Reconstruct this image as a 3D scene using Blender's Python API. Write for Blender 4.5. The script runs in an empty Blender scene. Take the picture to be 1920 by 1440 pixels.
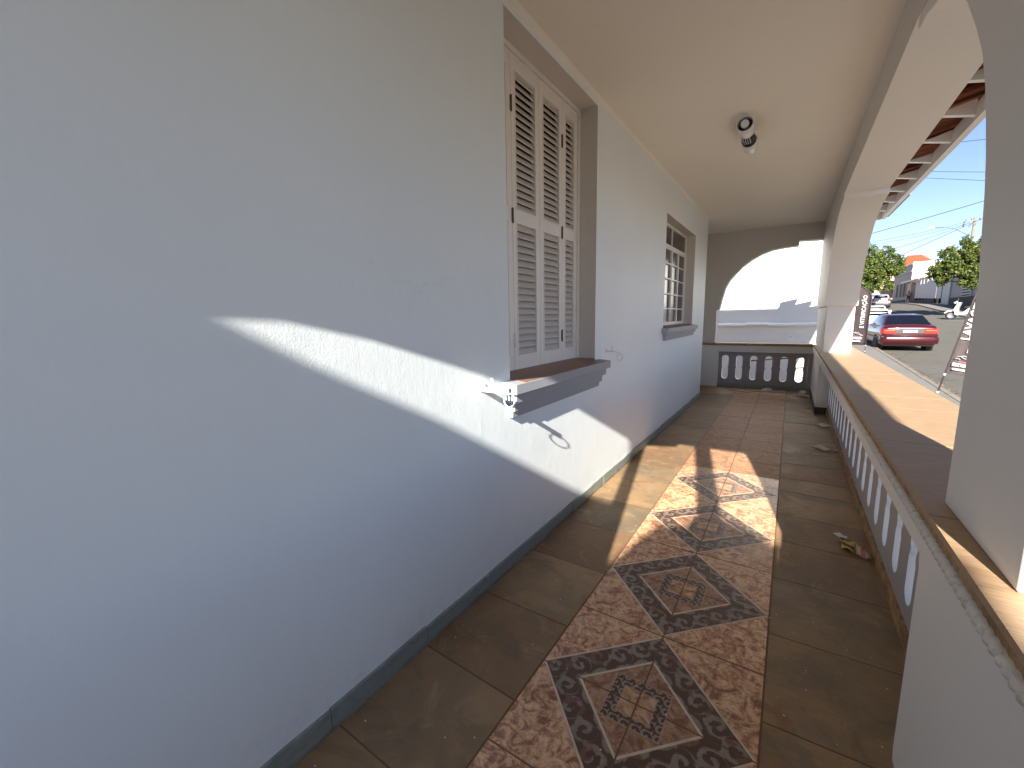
import bpy, bmesh, math, random
from mathutils import Vector, Matrix
import numpy as np
random.seed(7)
S = bpy.context.scene
COL = S.collection

# ------------------------------------------------------------------ camera
CX, CY, CAMH = 960.0, 720.0, 1.5
_vy = np.array([1485 - CX, 587 - CY]); _vz = np.array([1050 - CX, 5750 - CY])
F = float(np.sqrt(-(_vy @ _vz)))
_Y = np.array([_vy[0], _vy[1], F]); _Y /= np.linalg.norm(_Y)
_Z = -np.array([_vz[0], _vz[1], F]); _Z -= (_Z @ _Y) * _Y; _Z /= np.linalg.norm(_Z)
_X = np.cross(_Y, _Z)
R = np.array([_X, _Y, _Z])
cam_d = bpy.data.cameras.new('camera'); cam = bpy.data.objects.new('camera', cam_d); COL.objects.link(cam)
m = Matrix.Identity(4)
for i in range(3):
    m[i][0] = R[i, 0]; m[i][1] = -R[i, 1]; m[i][2] = -R[i, 2]
m[0][3], m[1][3], m[2][3] = 0, 0, CAMH
cam.matrix_world = m
cam_d.sensor_width = 36; cam_d.lens = F / 1920 * 36
cam_d.clip_start = .03; cam_d.clip_end = 3000
S.camera = cam
def ray(u, v): return R @ np.array([(u - CX) / F, (v - CY) / F, 1.0])
def aty(u, v, y):
    d = ray(u, v); p = np.array([0, 0, CAMH]) + y / d[1] * d; return Vector(p)

# ------------------------------------------------------------------ light
SUN = Vector((.19, -1, .53)).normalized()       # towards the sun
w = bpy.data.worlds.new('World'); S.world = w; w.use_nodes = True
nt = w.node_tree; bg = nt.nodes['Background']
sky = nt.nodes.new('ShaderNodeTexSky'); sky.sky_type = 'NISHITA'; sky.sun_disc = False
sky.sun_elevation = math.asin(SUN.z); sky.sun_rotation = math.atan2(SUN.x, SUN.y)
sky.air_density = .8; sky.dust_density = .1; sky.ozone_density = 3.5
tint = nt.nodes.new('ShaderNodeMix'); tint.data_type = 'RGBA'; tint.blend_type = 'MULTIPLY'; tint.inputs[0].default_value = 1
tint.inputs[7].default_value = (1.0, .855, .82, 1)        # white balance of the photograph
nt.links.new(sky.outputs[0], tint.inputs[6]); nt.links.new(tint.outputs[2], bg.inputs[0]); bg.inputs[1].default_value = .058
sl = bpy.data.lights.new('sun', 'SUN'); sl.energy = 4.0; sl.angle = math.radians(.53); sl.color = (1, .93, .82)
so = bpy.data.objects.new('sun', sl); COL.objects.link(so)
so.rotation_euler = SUN.to_track_quat('Z', 'Y').to_euler()
S.view_settings.view_transform = 'Standard'; S.view_settings.look = 'None'
S.view_settings.exposure = 2.06; S.view_settings.gamma = 1; S.view_settings.use_curve_mapping = False
S.render.engine = 'CYCLES'
S.cycles.max_bounces = 10; S.cycles.diffuse_bounces = 7

# ------------------------------------------------------------------ node maths
class N:
    def __init__(s, name, rough=.6, metal=0):
        s.m = bpy.data.materials.new(name); s.m.use_nodes = True
        s.t = s.m.node_tree; s.b = s.t.nodes['Principled BSDF']
        s.b.inputs['Roughness'].default_value = rough; s.b.inputs['Metallic'].default_value = metal
    def node(s, k, **kw):
        n = s.t.nodes.new(k)
        for a, v in kw.items(): setattr(n, a, v)
        return n
    def link(s, a, b): s.t.links.new(a, b)
    def put(s, inp, v):
        if isinstance(v, V): s.link(v.o, inp)
        elif hasattr(v, 'is_output'): s.link(v, inp)
        else: inp.default_value = v
    def op(s, o, *a):
        n = s.node('ShaderNodeMath', operation=o)
        for i, v in enumerate(a): s.put(n.inputs[i], v)
        return V(s, n.outputs[0])
    def pos(s):
        g = s.node('ShaderNodeNewGeometry'); x = s.node('ShaderNodeSeparateXYZ'); s.link(g.outputs['Position'], x.inputs[0])
        return g.outputs['Position'], V(s, x.outputs[0]), V(s, x.outputs[1]), V(s, x.outputs[2])
    def obj(s):
        g = s.node('ShaderNodeTexCoord'); x = s.node('ShaderNodeSeparateXYZ'); s.link(g.outputs['Object'], x.inputs[0])
        return g.outputs['Object'], V(s, x.outputs[0]), V(s, x.outputs[1]), V(s, x.outputs[2])
    def rnd(s): return V(s, s.node('ShaderNodeObjectInfo').outputs['Random'])
    def comb(s, x, y, z):
        n = s.node('ShaderNodeCombineXYZ')
        for i, v in enumerate((x, y, z)): s.put(n.inputs[i], v)
        return n.outputs[0]
    def mapp(s, vec, scale=(1, 1, 1), rot=(0, 0, 0)):
        n = s.node('ShaderNodeMapping'); s.link(vec, n.inputs[0]); n.inputs['Scale'].default_value = scale; n.inputs['Rotation'].default_value = rot
        return n.outputs[0]
    def noise(s, vec, scale, detail=3, rough=.55, dist=0):
        n = s.node('ShaderNodeTexNoise'); s.link(vec, n.inputs['Vector']); n.inputs['Scale'].default_value = scale
        n.inputs['Detail'].default_value = detail; n.inputs['Roughness'].default_value = rough; n.inputs['Distortion'].default_value = dist
        return V(s, n.outputs['Fac'])
    def voro(s, vec, scale, feature='F1'):
        n = s.node('ShaderNodeTexVoronoi', feature=feature); s.link(vec, n.inputs['Vector']); n.inputs['Scale'].default_value = scale
        return V(s, n.outputs['Distance'])
    def ramp(s, f, stops):
        n = s.node('ShaderNodeValToRGB'); s.put(n.inputs[0], f); e = n.color_ramp.elements
        while len(e) < len(stops): e.new(.5)
        for i, (p, c) in enumerate(stops):
            e[i].position = p; e[i].color = (*c, 1) if hasattr(c, '__len__') else (c, c, c, 1)
        return n.outputs[0]
    def sm(s, v, a, b):
        n = s.node('ShaderNodeMapRange', interpolation_type='SMOOTHSTEP'); s.put(n.inputs[0], v)
        n.inputs[1].default_value = a; n.inputs[2].default_value = b; return V(s, n.outputs[0])
    def mix(s, f, a, b, mode='MIX'):
        n = s.node('ShaderNodeMix', data_type='RGBA', blend_type=mode)
        s.put(n.inputs[0], f)
        for i, c in ((6, a), (7, b)):
            if isinstance(c, tuple): n.inputs[i].default_value = (*c, 1)
            else: s.put(n.inputs[i], c)
        return n.outputs[2]
    def color(s, c):
        if isinstance(c, tuple): s.b.inputs['Base Color'].default_value = (*c, 1)
        else: s.link(c, s.b.inputs['Base Color'])
    def bump(s, h, strength=.3, dist=.01):
        n = s.node('ShaderNodeBump'); s.put(n.inputs['Height'], h); n.inputs['Strength'].default_value = strength; n.inputs['Distance'].default_value = dist
        s.link(n.outputs[0], s.b.inputs['Normal'])
    def rough(s, v): s.put(s.b.inputs['Roughness'], v)
class V:
    def __init__(s, n, o): s.n = n; s.o = o
    def __add__(s, k): return s.n.op('ADD', s, k)
    __radd__ = __add__
    def __mul__(s, k): return s.n.op('MULTIPLY', s, k)
    __rmul__ = __mul__
    def __sub__(s, k): return s.n.op('SUBTRACT', s, k)
    def __rsub__(s, k): return s.n.op('SUBTRACT', k, s)
    def __truediv__(s, k): return s.n.op('DIVIDE', s, k)
    def abs(s): return s.n.op('ABSOLUTE', s)
    def sin(s): return s.n.op('SINE', s)
    def wrap(s, a, b): return s.n.op('WRAP', s, b, a)
    def mx(s, k): return s.n.op('MAXIMUM', s, k)
    def mn(s, k): return s.n.op('MINIMUM', s, k)

def plain(name, c, rough=.6, metal=0, var=.12, scale=6, bump=0, bscale=80, coat=0, spec=None):
    n = N(name, rough, metal); P = n.obj()[0]
    f = n.noise(P, scale, 4)
    n.color(n.mix(f, tuple(k * (1 - var) for k in c), tuple(min(1, k * (1 + var)) for k in c)))
    if bump: n.bump(n.noise(P, bscale, 3), bump, .004)
    if coat: n.b.inputs['Coat Weight'].default_value = coat; n.b.inputs['Coat Roughness'].default_value = .06
    if spec is not None: n.b.inputs['Specular IOR Level'].default_value = spec
    return n.m

def plaster(name, c, k=1.0, rough=.55):
    n = N(name, rough); P = n.pos()[0]
    big = n.noise(P, .9, 4, .6); fine = n.noise(P, 14, 4, .6)
    col = n.mix(big, tuple(v * .95 for v in c), tuple(min(1, v * 1.04) for v in c))
    spots = n.sm(n.noise(P, 7, 5, .7), .66, .76)
    col = n.mix(spots * .12, col, tuple(v * .7 for v in c))
    cr = n.voro(n.mapp(P, (1, 1, .6)), .8, 'DISTANCE_TO_EDGE') + (n.noise(P, 6, 5, .7) - .5) * .10
    crack = (1 - n.sm(cr.abs(), .0, .004)) * n.sm(n.noise(P, .8, 2), .52, .6)
    col = n.mix(crack * .10, col, tuple(v * .55 for v in c))
    foot = (1 - n.sm(n.pos()[3] + (n.noise(P, 4, 5, .7) - .5) * .25, .06, .30)) * n.sm(n.noise(P, 11, 5, .75), .45, .7)
    col = n.mix(foot * .22, col, (c[0] * .72, c[1] * .58, c[2] * .44))
    smear = n.sm(n.noise(n.mapp(P, (1, 1, .3)), 2.3, 5, .65), .58, .8)
    col = n.mix(smear * .10, col, (c[0] * .8, c[1] * .76, c[2] * .68))
    n.color(col)
    brush = n.noise(n.mapp(P, (1, 1, .22)), 28, 4, .6)
    h = brush * .22 + fine * .35 + n.noise(P, 130, 2) * .25 + n.noise(P, 3, 4) * 1.1 + n.sm(n.noise(P, 9, 3), .62, .66) * .10
    n.bump(h, .22 * k, .012)
    return n.m

M = {}
M['wall'] = plaster('wall_paint', (.80, .87, .895))
M['white_wall'] = plaster('white_wall_paint', (.72, .72, .71))
M['ceil'] = plaster('ceiling_paint', (.87, .83, .74), .7, .75)
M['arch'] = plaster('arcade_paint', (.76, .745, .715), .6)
M['beam'] = plaster('beam_tone', (.62, .59, .55), .6)  # darker than the arcade colour: beam inner face, arch walls, window reveals
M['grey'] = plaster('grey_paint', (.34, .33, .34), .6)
M['trim'] = plaster('grey_trim_paint', (.33, .35, .385), .5)
M['wood_paint'] = plain('white_gloss_woodwork', (.82, .80, .76), .38, var=.05, scale=9, bump=.12, bscale=60)
M['slat_paint'] = plain('slat_paint', (.60, .57, .53), .5, var=.08, scale=12)
M['iron'] = plain('rusty_hinge_iron', (.13, .10, .09), .7, .3, .5, 60)
M['white_metal'] = plain('white_metal_paint', (.78, .78, .75), .4, var=.06, scale=30)
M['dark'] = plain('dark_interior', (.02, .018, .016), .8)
M['black'] = plain('black_rubber', (.02, .02, .02), .7)
M['chrome'] = plain('chrome', (.75, .74, .72), .22, 1, .05, 20)
M['white_paper'] = plain('white_paper', (.93, .92, .90), .8, var=.04, scale=30)
M['paper'] = plain('paper_scrap', (.86, .78, .70), .8, var=.12, scale=30)
M['cable'] = plain('cable_rubber', (.03, .03, .03), .7)
M['pink'] = plain('pink_cloth', (.62, .40, .42), .8)
M['skin'] = plain('skin', (.30, .17, .11), .6)
M['jeans'] = plain('dark_trousers', (.04, .05, .09), .8)
M['tyre'] = plain('tyre_rubber', (.02, .02, .02), .75)
M['rim'] = plain('wheel_rim', (.45, .45, .46), .35, .8)
M['carglass'] = plain('tinted_car_glass', (.012, .016, .03), .08, 0, .1, 3)
M['red_lens'] = plain('red_tail_lens', (.55, .02, .015), .15, coat=.8)
M['amber_lens'] = plain('amber_lens', (.7, .16, .03), .15, coat=.8)
M['plate'] = plain('plate_white', (.42, .45, .50), .4)
M['plate_blue'] = plain('plate_blue', (.05, .1, .4), .4)
M['bumper'] = plain('dark_bumper_strip', (.06, .05, .055), .5)
M['concrete'] = plain('pole_concrete', (.16, .15, .13), .85, var=.15, scale=2, bump=.3)
M['steel'] = plain('grey_steel', (.10, .10, .10), .45, .6)
M['lampglass'] = plain('lamp_glass', (.8, .82, .84), .2)

def glassy(name, c):
    n = N(name, .16); n.color(c); n.b.inputs['Specular IOR Level'].default_value = .3
    P = n.pos()[0]; n.bump(n.noise(P, 25, 2), .05, .004); return n.m
M['pane'] = glassy('window_glass', (.055, .045, .038))

# slate paving stones
def slate():
    n = N('slate_paving', .5); P, x, y, z = n.pos(); r = n.rnd()
    off = n.comb(r * 37.0, r * 11.0, 0)
    va = n.node('ShaderNodeVectorMath', operation='ADD'); n.link(P, va.inputs[0]); n.link(off, va.inputs[1]); Q = va.outputs[0]
    base = n.ramp(r + (n.noise(Q, 2.2, 4, .6, .6) - .5) * .9, [(0, (.250, .125, .062)), (.35, (.220, .138, .075)), (.7, (.34, .22, .115)), (1, (.185, .140, .092))])
    cloud = n.noise(Q, 5, 7, .68, 1.2)
    c = n.mix(n.sm(cloud, .52, .8), base, (.40, .29, .175))
    rust = n.sm(n.noise(Q, 1.6, 3, .6, 2.2), .56, .68)
    c = n.mix(rust * .65, c, (.24, .12, .055))
    st = n.noise(n.mapp(Q, (1.2, 7, 1), (0, 0, .25)), 6, 6, .72, .5)
    c = n.mix(n.sm(st, .60, .80) * .4, c, (.38, .32, .24))
    vein = (n.noise(Q, 1.3, 4, .6, .5) - .5).abs()
    patch = n.sm(n.noise(Q, 2.6, 5, .62, 1.6), .50, .62); c = n.mix(patch * .45, c, (.15, .125, .085))
    c = n.mix((1 - n.sm(vein, 0, .004)) * n.sm(n.noise(Q, 3, 2), .55, .65) * .35, c, (.36, .26, .16))
    speck = n.voro(Q, 16); c = n.mix((1 - n.sm(speck, .015, .035)) * .6, c, (.45, .40, .34))
    n.color(c)
    n.rough(.46 + n.sm(cloud, .3, .7) * .2)
    h = n.noise(Q, 9, 7, .68) + n.sm(st, .4, .7) * .5 + n.sm(vein, 0, .01) * .15
    n.bump(h, .38, .006)
    n.b.inputs['Specular IOR Level'].default_value = .26
    return n.m
M['slate'] = slate()

TX, TY, DY0 = .4115, .4185, 1.447     # tile pitch, centre line of a diamond
XM = -.4
def deco(plainrow=False):
    n = N('plain_marbled_tile' if plainrow else 'diamond_patterned_tile', .4); P, x, y, z = n.pos(); r = n.rnd()
    q = n.noise(P, 16, 7, .68, 1.4); q2 = n.noise(P, 42, 4, .65, 1.0); q3 = n.noise(P, 5, 3, .5)
    marb = n.ramp(q, [(.28, (.15, .055, .036)), (.41, (.34, .15, .085)), (.49, (.66, .36, .20)), (.60, (.84, .54, .32)), (.82, (.70, .50, .29))])
    marb = n.mix(n.sm(q2, .52, .66) * .6, marb, (.20, .085, .055))
    marb = n.mix(n.sm(q3, .5, .75) * .3, marb, (.42, .22, .10))
    blot = n.sm(n.noise(P, 9, 6, .72, 2.0), .56, .66); marb = n.mix(blot * .6, marb, (.20, .075, .045))
    marb = n.mix((r - .3) * .25, marb, (.16, .08, .05))
    if plainrow:
        st = n.noise(n.mapp(P, (2.2, 12, 1)), 7, 5, .7)
        marb = n.mix(.4, marb, (.26, .15, .09)); c = n.mix(n.sm(st, .42, .66) * .7, marb, (.20, .115, .07)); h = q + st * .6
        n.color(c); n.rough(.50 + n.sm(q, .3, .7) * .2); n.bump(h, .30, .004); n.b.inputs['Specular IOR Level'].default_value = .22
        return n.m
    u = (x - XM) / TX; v = ((y - DY0) / TY).wrap(-1, 1)
    au, av = u.abs(), v.abs(); s = au + av
    # scroll band, coordinates along / across the side of the diamond
    a = (u - v) * .5; b = (u + v) * .5          # rotated 45 deg
    sgn = n.op('GREATER_THAN', b.abs(), a.abs())
    along = n.op('ADD', n.op('MULTIPLY', sgn, a), n.op('MULTIPLY', 1 - sgn, b))
    across = s * .5 - .415
    cell = .166
    la = (along + .5 * cell).wrap(-cell / 2, cell / 2); k = n.op('FLOOR', (along + .5 * cell) / cell)
    flip = n.op('FLOORED_MODULO', k, 2.0) * 2 - 1
    ac = across * flip + .012
    def spiral(px, py, turns, ph, size):
        rr = n.op('SQRT', px * px + py * py); th = n.op('ARCTAN2', py, px)
        sp = (th * turns + rr * size + ph).sin()
        return sp, rr
    wob = (n.noise(P, 30, 3) - .5) * .05
    sp, rr = spiral(la + wob, ac + wob, 1.0, 0.6, 78)
    sc = n.sm(sp, -.12, .34) * (1 - n.sm(rr, .072, .098))
    leaf = n.sm(((along * 2 / cell * 3.14159).sin() * .5 + (across * 52 * flip + 1.2).sin()), .30, .75)
    scroll = sc.mx(leaf * n.sm(rr, .055, .08))
    redsc = n.sm(n.noise(P, 11, 2), .55, .62)
    lightc = n.mix(redsc, n.mix(n.noise(P, 60, 3), (.15, .12, .09), (.33, .27, .21)), (.18, .075, .05))
    band = n.mix(scroll, n.mix(n.noise(P, 20, 4), (.060, .027, .019), (.125, .062, .043)), lightc)
    inner = n.mix(.5, marb, (.16, .065, .045))
    # central square ring with small scrolls
    mxu = (x - XM).abs().mx(v.abs() * TY)
    sp2, r2 = spiral((x * 1.0).wrap(-.021, .021), (y * 1.0).wrap(-.021, .021), 1.0, 1.0, 260)
    ringc = n.mix(n.sm(sp2, .0, .35), (.08, .04, .03), (.30, .22, .16))
    core = n.mix(.25, marb, (.30, .16, .07))
    c = n.mix(n.sm(mxu, .0625, .0655), core, ringc)
    c = n.mix(n.sm(mxu, .109, .112), c, inner)
    def line(val, c0, w): return 1 - n.sm((val - c0).abs(), w * .4, w * .8)
    l2 = line(mxu, .064, .0035).mx(line(mxu, .1105, .0035))
    c = n.mix(l2 * .85, c, (.40, .29, .20))
    c = n.mix(n.sm(s, .575, .585), c, band)
    c = n.mix(n.sm(s, .985, .992), c, marb)
    l1 = line(s, .578, .028).mx(line(s, .985, .026)) * (1 - n.sm(n.noise(P, 26, 4, .7), .60, .70) * .55)
    c = n.mix(l1, c, n.mix(n.noise(P, 18, 4), (.46, .34, .23), (.80, .65, .48)))
    dirt = n.sm(n.noise(P, 6, 5, .7), .5, .75)
    c = n.mix(dirt * .25, c, (.10, .06, .035))
    n.color(c); n.rough(.30 + n.sm(q, .3, .8) * .2 + dirt * .12)
    n.bump(l1 * .9 + l2 * .4 + scroll * n.sm(s, .58, .6) * (1 - n.sm(s, .97, .98)) * .5 + q * .35, .5, .004)
    n.b.inputs['Specular IOR Level'].default_value = .5
    return n.m
M['deco'] = deco(); M['plain_tile'] = deco(True)
M['grout'] = plain('floor_grout', (.17, .09, .045), .9, var=.3, scale=15)

def cap_tile():
    n = N('cap_tile_glaze', .42); P, x, y, z = n.pos(); r = n.rnd()
    st = n.noise(n.mapp(P, (1.6, 26, 3)), 7, 6, .7, .3); big = n.noise(P, 3, 4)
    c = n.mix(n.sm(st, .36, .66), (.29, .185, .115), (.48, .345, .205))
    c = n.mix(big * .3, c, (.46, .33, .19)); c = n.mix(r * .2, c, (.33, .20, .14))
    c = n.mix(n.sm(n.noise(P, 12, 6, .75), .64, .74) * .5, c, (.17, .09, .06))
    n.color(c); n.rough(.5 + n.sm(st, .3, .7) * .2); n.bump(st + big, .35, .003); n.b.inputs['Specular IOR Level'].default_value = .25; return n.m
M['cap'] = cap_tile()
def edge():
    n = N('cap_raw_edge', .7); P = n.pos()[0]
    n.color(n.mix(n.sm(n.noise(P, 14, 5, .7), .35, .65), (.17, .085, .035), (.40, .25, .12))); return n.m
M['capedge'] = edge()
M['sill_brown'] = plain('brown_sill_tile', (.24, .135, .085), .45, var=.3, scale=14, bump=.2)
M['reveal'] = plaster('bounce_lit_reveal', (.86, .88, .88))  # pierced openings: ground bounce is put into this brighter colour
def rope():
    n = N('rope_moulding_paint', .6); P = n.pos()[0]
    n.color(n.mix(n.sm(n.noise(P, 30, 5, .7), .45, .75), (.66, .62, .56), (.40, .35, .29))); n.bump(n.noise(P, 120, 3), .3, .003); return n.m
M['rope'] = rope()
def greenslate():
    n = N('green_slate', .45); P, x, y, z = n.pos(); r = n.rnd()
    f = n.noise(n.mapp(P, (1, 1.4, 5)), 7, 6, .68, .8)
    c = n.mix(f, (.12, .15, .13), (.38, .43, .39)); c = n.mix(r * .5, c, (.20, .235, .24))
    c = n.mix(n.sm(n.noise(P, 9, 5, .7, 1), .58, .72) * .6, c, (.045, .08, .045))
    mud = (1 - n.sm(z, .0, .03)) * n.sm(n.noise(P, 8, 3), .3, .6)
    c = n.mix(mud * .7, c, (.13, .065, .03)); n.color(c); n.bump(f, .4, .006); return n.m
M['greenslate'] = greenslate()
def asphalt():
    n = N('asphalt', .85); P = n.pos()[0]
    c = n.mix(n.noise(P, .5, 5, .65), (.080, .076, .064), (.140, .130, .108))
    c = n.mix(n.sm(n.noise(n.mapp(P, (1, .35, 1)), 1.3, 6, .7), .52, .7) * .55, c, (.075, .07, .062))
    cr = n.voro(P, .55, 'DISTANCE_TO_EDGE'); c = n.mix((1 - n.sm(cr + n.noise(P, 3, 3) * .04, .02, .045)) * .5, c, (.05, .045, .04))
    n.color(c); n.bump(n.noise(P, 45, 3), .5, .01); return n.m
M['asphalt'] = asphalt()
def paving():
    n = N('pavement_concrete', .85); P = n.pos()[0]
    c = n.mix(n.noise(P, 1.2, 6, .7), (.14, .133, .12), (.22, .208, .185))
    n.color(c); n.bump(n.noise(P, 30, 3), .4, .006); return n.m
M['paving'] = paving()
M['kerb'] = plain('kerb_stone', (.20, .185, .155), .9, var=.25, scale=3, bump=.4)
M['soil'] = plain('red_soil', (.20, .11, .065), .95, var=.3, scale=1.2)
def clay(name, c, a=.3):
    n = N(name, .8); P = n.pos()[0]; r = n.rnd()
    k = n.mix(n.noise(P, 5, 5, .7), tuple(v * (1 - a) for v in c), tuple(v * (1 + a) for v in c)); k = n.mix(r * .5, k, tuple(v * .6 for v in c))
    n.color(k); n.bump(n.noise(P, 30, 3), .3, .01); return n.m
M['clay'] = clay('old_clay_tile', (.34, .125, .065))
M['clay_new'] = clay('orange_clay_tile', (.26, .085, .035), .2)
def leafm(name, a, b, c):
    n = N(name, .55); g = n.node('ShaderNodeNewGeometry'); f = V(n, g.outputs['Random Per Island'])
    k = n.ramp(f, [(0, a), (.5, b), (1, c)]); n.color(k)
    n.b.inputs['Transmission Weight'].default_value = 0
    tr = n.node('ShaderNodeBsdfTranslucent'); n.link(k, tr.inputs[0])
    mx = n.node('ShaderNodeMixShader'); mx.inputs[0].default_value = .35
    n.link(n.b.outputs[0], mx.inputs[1]); n.link(tr.outputs[0], mx.inputs[2])
    n.link(mx.outputs[0], n.t.nodes['Material Output'].inputs[0]); return n.m
M['leaf'] = leafm('tree_leaves', (.028, .058, .012), (.095, .140, .022), (.200, .235, .045))
M['leaf2'] = leafm('tree_leaves_dark', (.024, .050, .012), (.080, .118, .020), (.180, .205, .042))
M['leaf3'] = leafm('garden_leaves', (.03, .09, .02), (.06, .14, .03), (.10, .18, .05))
M['bark'] = plain('bark', (.045, .035, .027), .9, var=.3, scale=6, bump=.6, bscale=20)
def carpaint(name, c): return plain(name, c, .28, .15, .04, 2, coat=1.0)
M['red'] = carpaint('wine_red_car_paint', (.048, .003, .007))
M['white_car'] = carpaint('white_car_paint', (.72, .72, .70))
M['silver'] = carpaint('silver_car_paint', (.55, .56, .58))
M['darkcar'] = carpaint('dark_grey_car_paint', (.07, .08, .09))
M['flag'] = plain('mauve_flag_fabric', (.070, .050, .053), .7, var=.1, scale=3)
M['flag_r'] = plain('lighter_flag_fabric', (.115, .085, .088), .7, var=.1, scale=3)  # near flag, lighter than the far one
M['print_white'] = plain('white_print', (.40, .39, .39), .6, var=.02)
M['print_pink'] = plain('pink_print', (.30, .11, .12), .6, var=.02)
M['yellow'] = plain('yellow_wrapper_film', (.50, .36, .03), .3, var=.25, scale=40, coat=.3)
M['wrap_dark'] = plain('dark_wrapper_print', (.06, .05, .055), .3, var=.5, scale=70, coat=.3)
M['wrap_red'] = plain('red_wrapper_print', (.45, .05, .05), .35)
M['wrap_cream'] = plain('cream_wrapper_film', (.45, .36, .30), .35, var=.2, scale=40)
M['cream'] = plaster('cream_wall', (.45, .33, .23), .6)
M['salmon'] = plaster('salmon_wall', (.40, .28, .21), .6)
M['greywall'] = plaster('grey_facade_paint', (.17, .19, .21), .6)
M['gate'] = plain('white_gate_paint', (.33, .36, .40), .5, var=.06)
M['stone'] = plain('dark_plinth_stone', (.07, .064, .055), .9, var=.4, scale=4, bump=.5)
M['brownwood'] = plain('brown_door', (.10, .055, .04), .6)
M['winblue'] = plain('street_window_glass', (.006, .008, .010), .6, spec=.2)

# ------------------------------------------------------------------ mesh helpers
def mk(name, bm, mats, parent=None, smooth=False, bevel=0):
    me = bpy.data.meshes.new(name)
    bmesh.ops.recalc_face_normals(bm, faces=bm.faces)
    bm.to_mesh(me); bm.free()
    for mm in (mats if isinstance(mats, (list, tuple)) else [mats]): me.materials.append(M[mm])
    if smooth: me.polygons.foreach_set('use_smooth', [True] * len(me.polygons))
    o = bpy.data.objects.new(name, me); COL.objects.link(o)
    if parent: o.parent = parent
    if bevel:
        b = o.modifiers.new('edge', 'BEVEL'); b.width = bevel; b.segments = 2; b.limit_method = 'ANGLE'; b.angle_limit = .6
    return o
def box(bm, x0, x1, y0, y1, z0, z1, mi=0):
    v = [bm.verts.new(p) for p in ((x0, y0, z0), (x1, y0, z0), (x1, y1, z0), (x0, y1, z0), (x0, y0, z1), (x1, y0, z1), (x1, y1, z1), (x0, y1, z1))]
    for f in ((0, 3, 2, 1), (4, 5, 6, 7), (0, 1, 5, 4), (1, 2, 6, 5), (2, 3, 7, 6), (3, 0, 4, 7)):
        bm.faces.new([v[i] for i in f]).material_index = mi
    return v
def bx(name, parent, mat, *b, bevel=0):
    bm = bmesh.new(); box(bm, *b); return mk(name, bm, mat, parent, bevel=bevel)
def poly(bm, pts, mi=0):
    f = bm.faces.new([bm.verts.new(p) for p in pts]); f.material_index = mi; return f
def prism(bm, pts, axis, a, b, mi=0):
    """2D outline extruded along axis ('x': pts are (y,z); 'y': (x,z); 'z': (x,y))"""
    def P(p, t): return {'x': (t, p[0], p[1]), 'y': (p[0], t, p[1]), 'z': (p[0], p[1], t)}[axis]
    A = [bm.verts.new(P(p, a)) for p in pts]; B = [bm.verts.new(P(p, b)) for p in pts]
    bm.faces.new(A).material_index = mi; bm.faces.new(B[::-1]).material_index = mi
    for i in range(len(pts)):
        j = (i + 1) % len(pts); bm.faces.new((A[i], B[i], B[j], A[j])).material_index = mi
def tube(bm, pts, r, seg=8, mi=0, closed=False):
    pts = [Vector(p) for p in pts]; rings = []
    n = len(pts)
    for i, p in enumerate(pts):
        a = pts[(i - 1) % n] if (i or closed) else p; b = pts[(i + 1) % n] if (i < n - 1 or closed) else p
        t = (b - a).normalized(); up = Vector((0, 0, 1)) if abs(t.z) < .9 else Vector((1, 0, 0))
        u = t.cross(up).normalized(); w_ = u.cross(t)
        rr = r[i] if hasattr(r, '__len__') else r
        rings.append([bm.verts.new(p + (u * math.cos(k * 2 * math.pi / seg) + w_ * math.sin(k * 2 * math.pi / seg)) * rr) for k in range(seg)])
    for i in range(n if closed else n - 1):
        A, B = rings[i], rings[(i + 1) % n]
        for k in range(seg):
            f = bm.faces.new((A[k], A[(k + 1) % seg], B[(k + 1) % seg], B[k])); f.material_index = mi; f.smooth = True
    if not closed:
        bm.faces.new(rings[0][::-1]).material_index = mi; bm.faces.new(rings[-1]).material_index = mi
def empty(name, label, cat, loc=(0, 0, 0), group=None):
    o = bpy.data.objects.new(name, None); COL.objects.link(o); o.location = loc; o.empty_display_size = .1
    o['label'] = label; o['category'] = cat
    if group: o['group'] = group
    return o
def tag(o, label, cat, group=None):
    o['label'] = label; o['category'] = cat
    if group: o['group'] = group
    return o
def struct(o): o['kind'] = 'structure'; return o
def inst(src, parent, loc=None, name=None):
    o = src.copy(); COL.objects.link(o); o.parent = parent
    if loc is not None: o.location = loc
    return o

# ------------------------------------------------------------------ layout numbers
WX = -1.324                     # face of the house wall
YC = 8.30                       # corner of the house
YE = 9.72                       # inner face of the end arch wall
CZ = 3.12                       # ceiling
XI, XO = .39, .77               # arcade wall inner / outer face
NP0, NP1 = 1.24, 1.745          # near pillar
XN = .433                       # its inner face
FP = 7.70                       # far pillar near face
YB = -.55                       # arch behind the camera (sunny face)
CAPZ = .915

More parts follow.
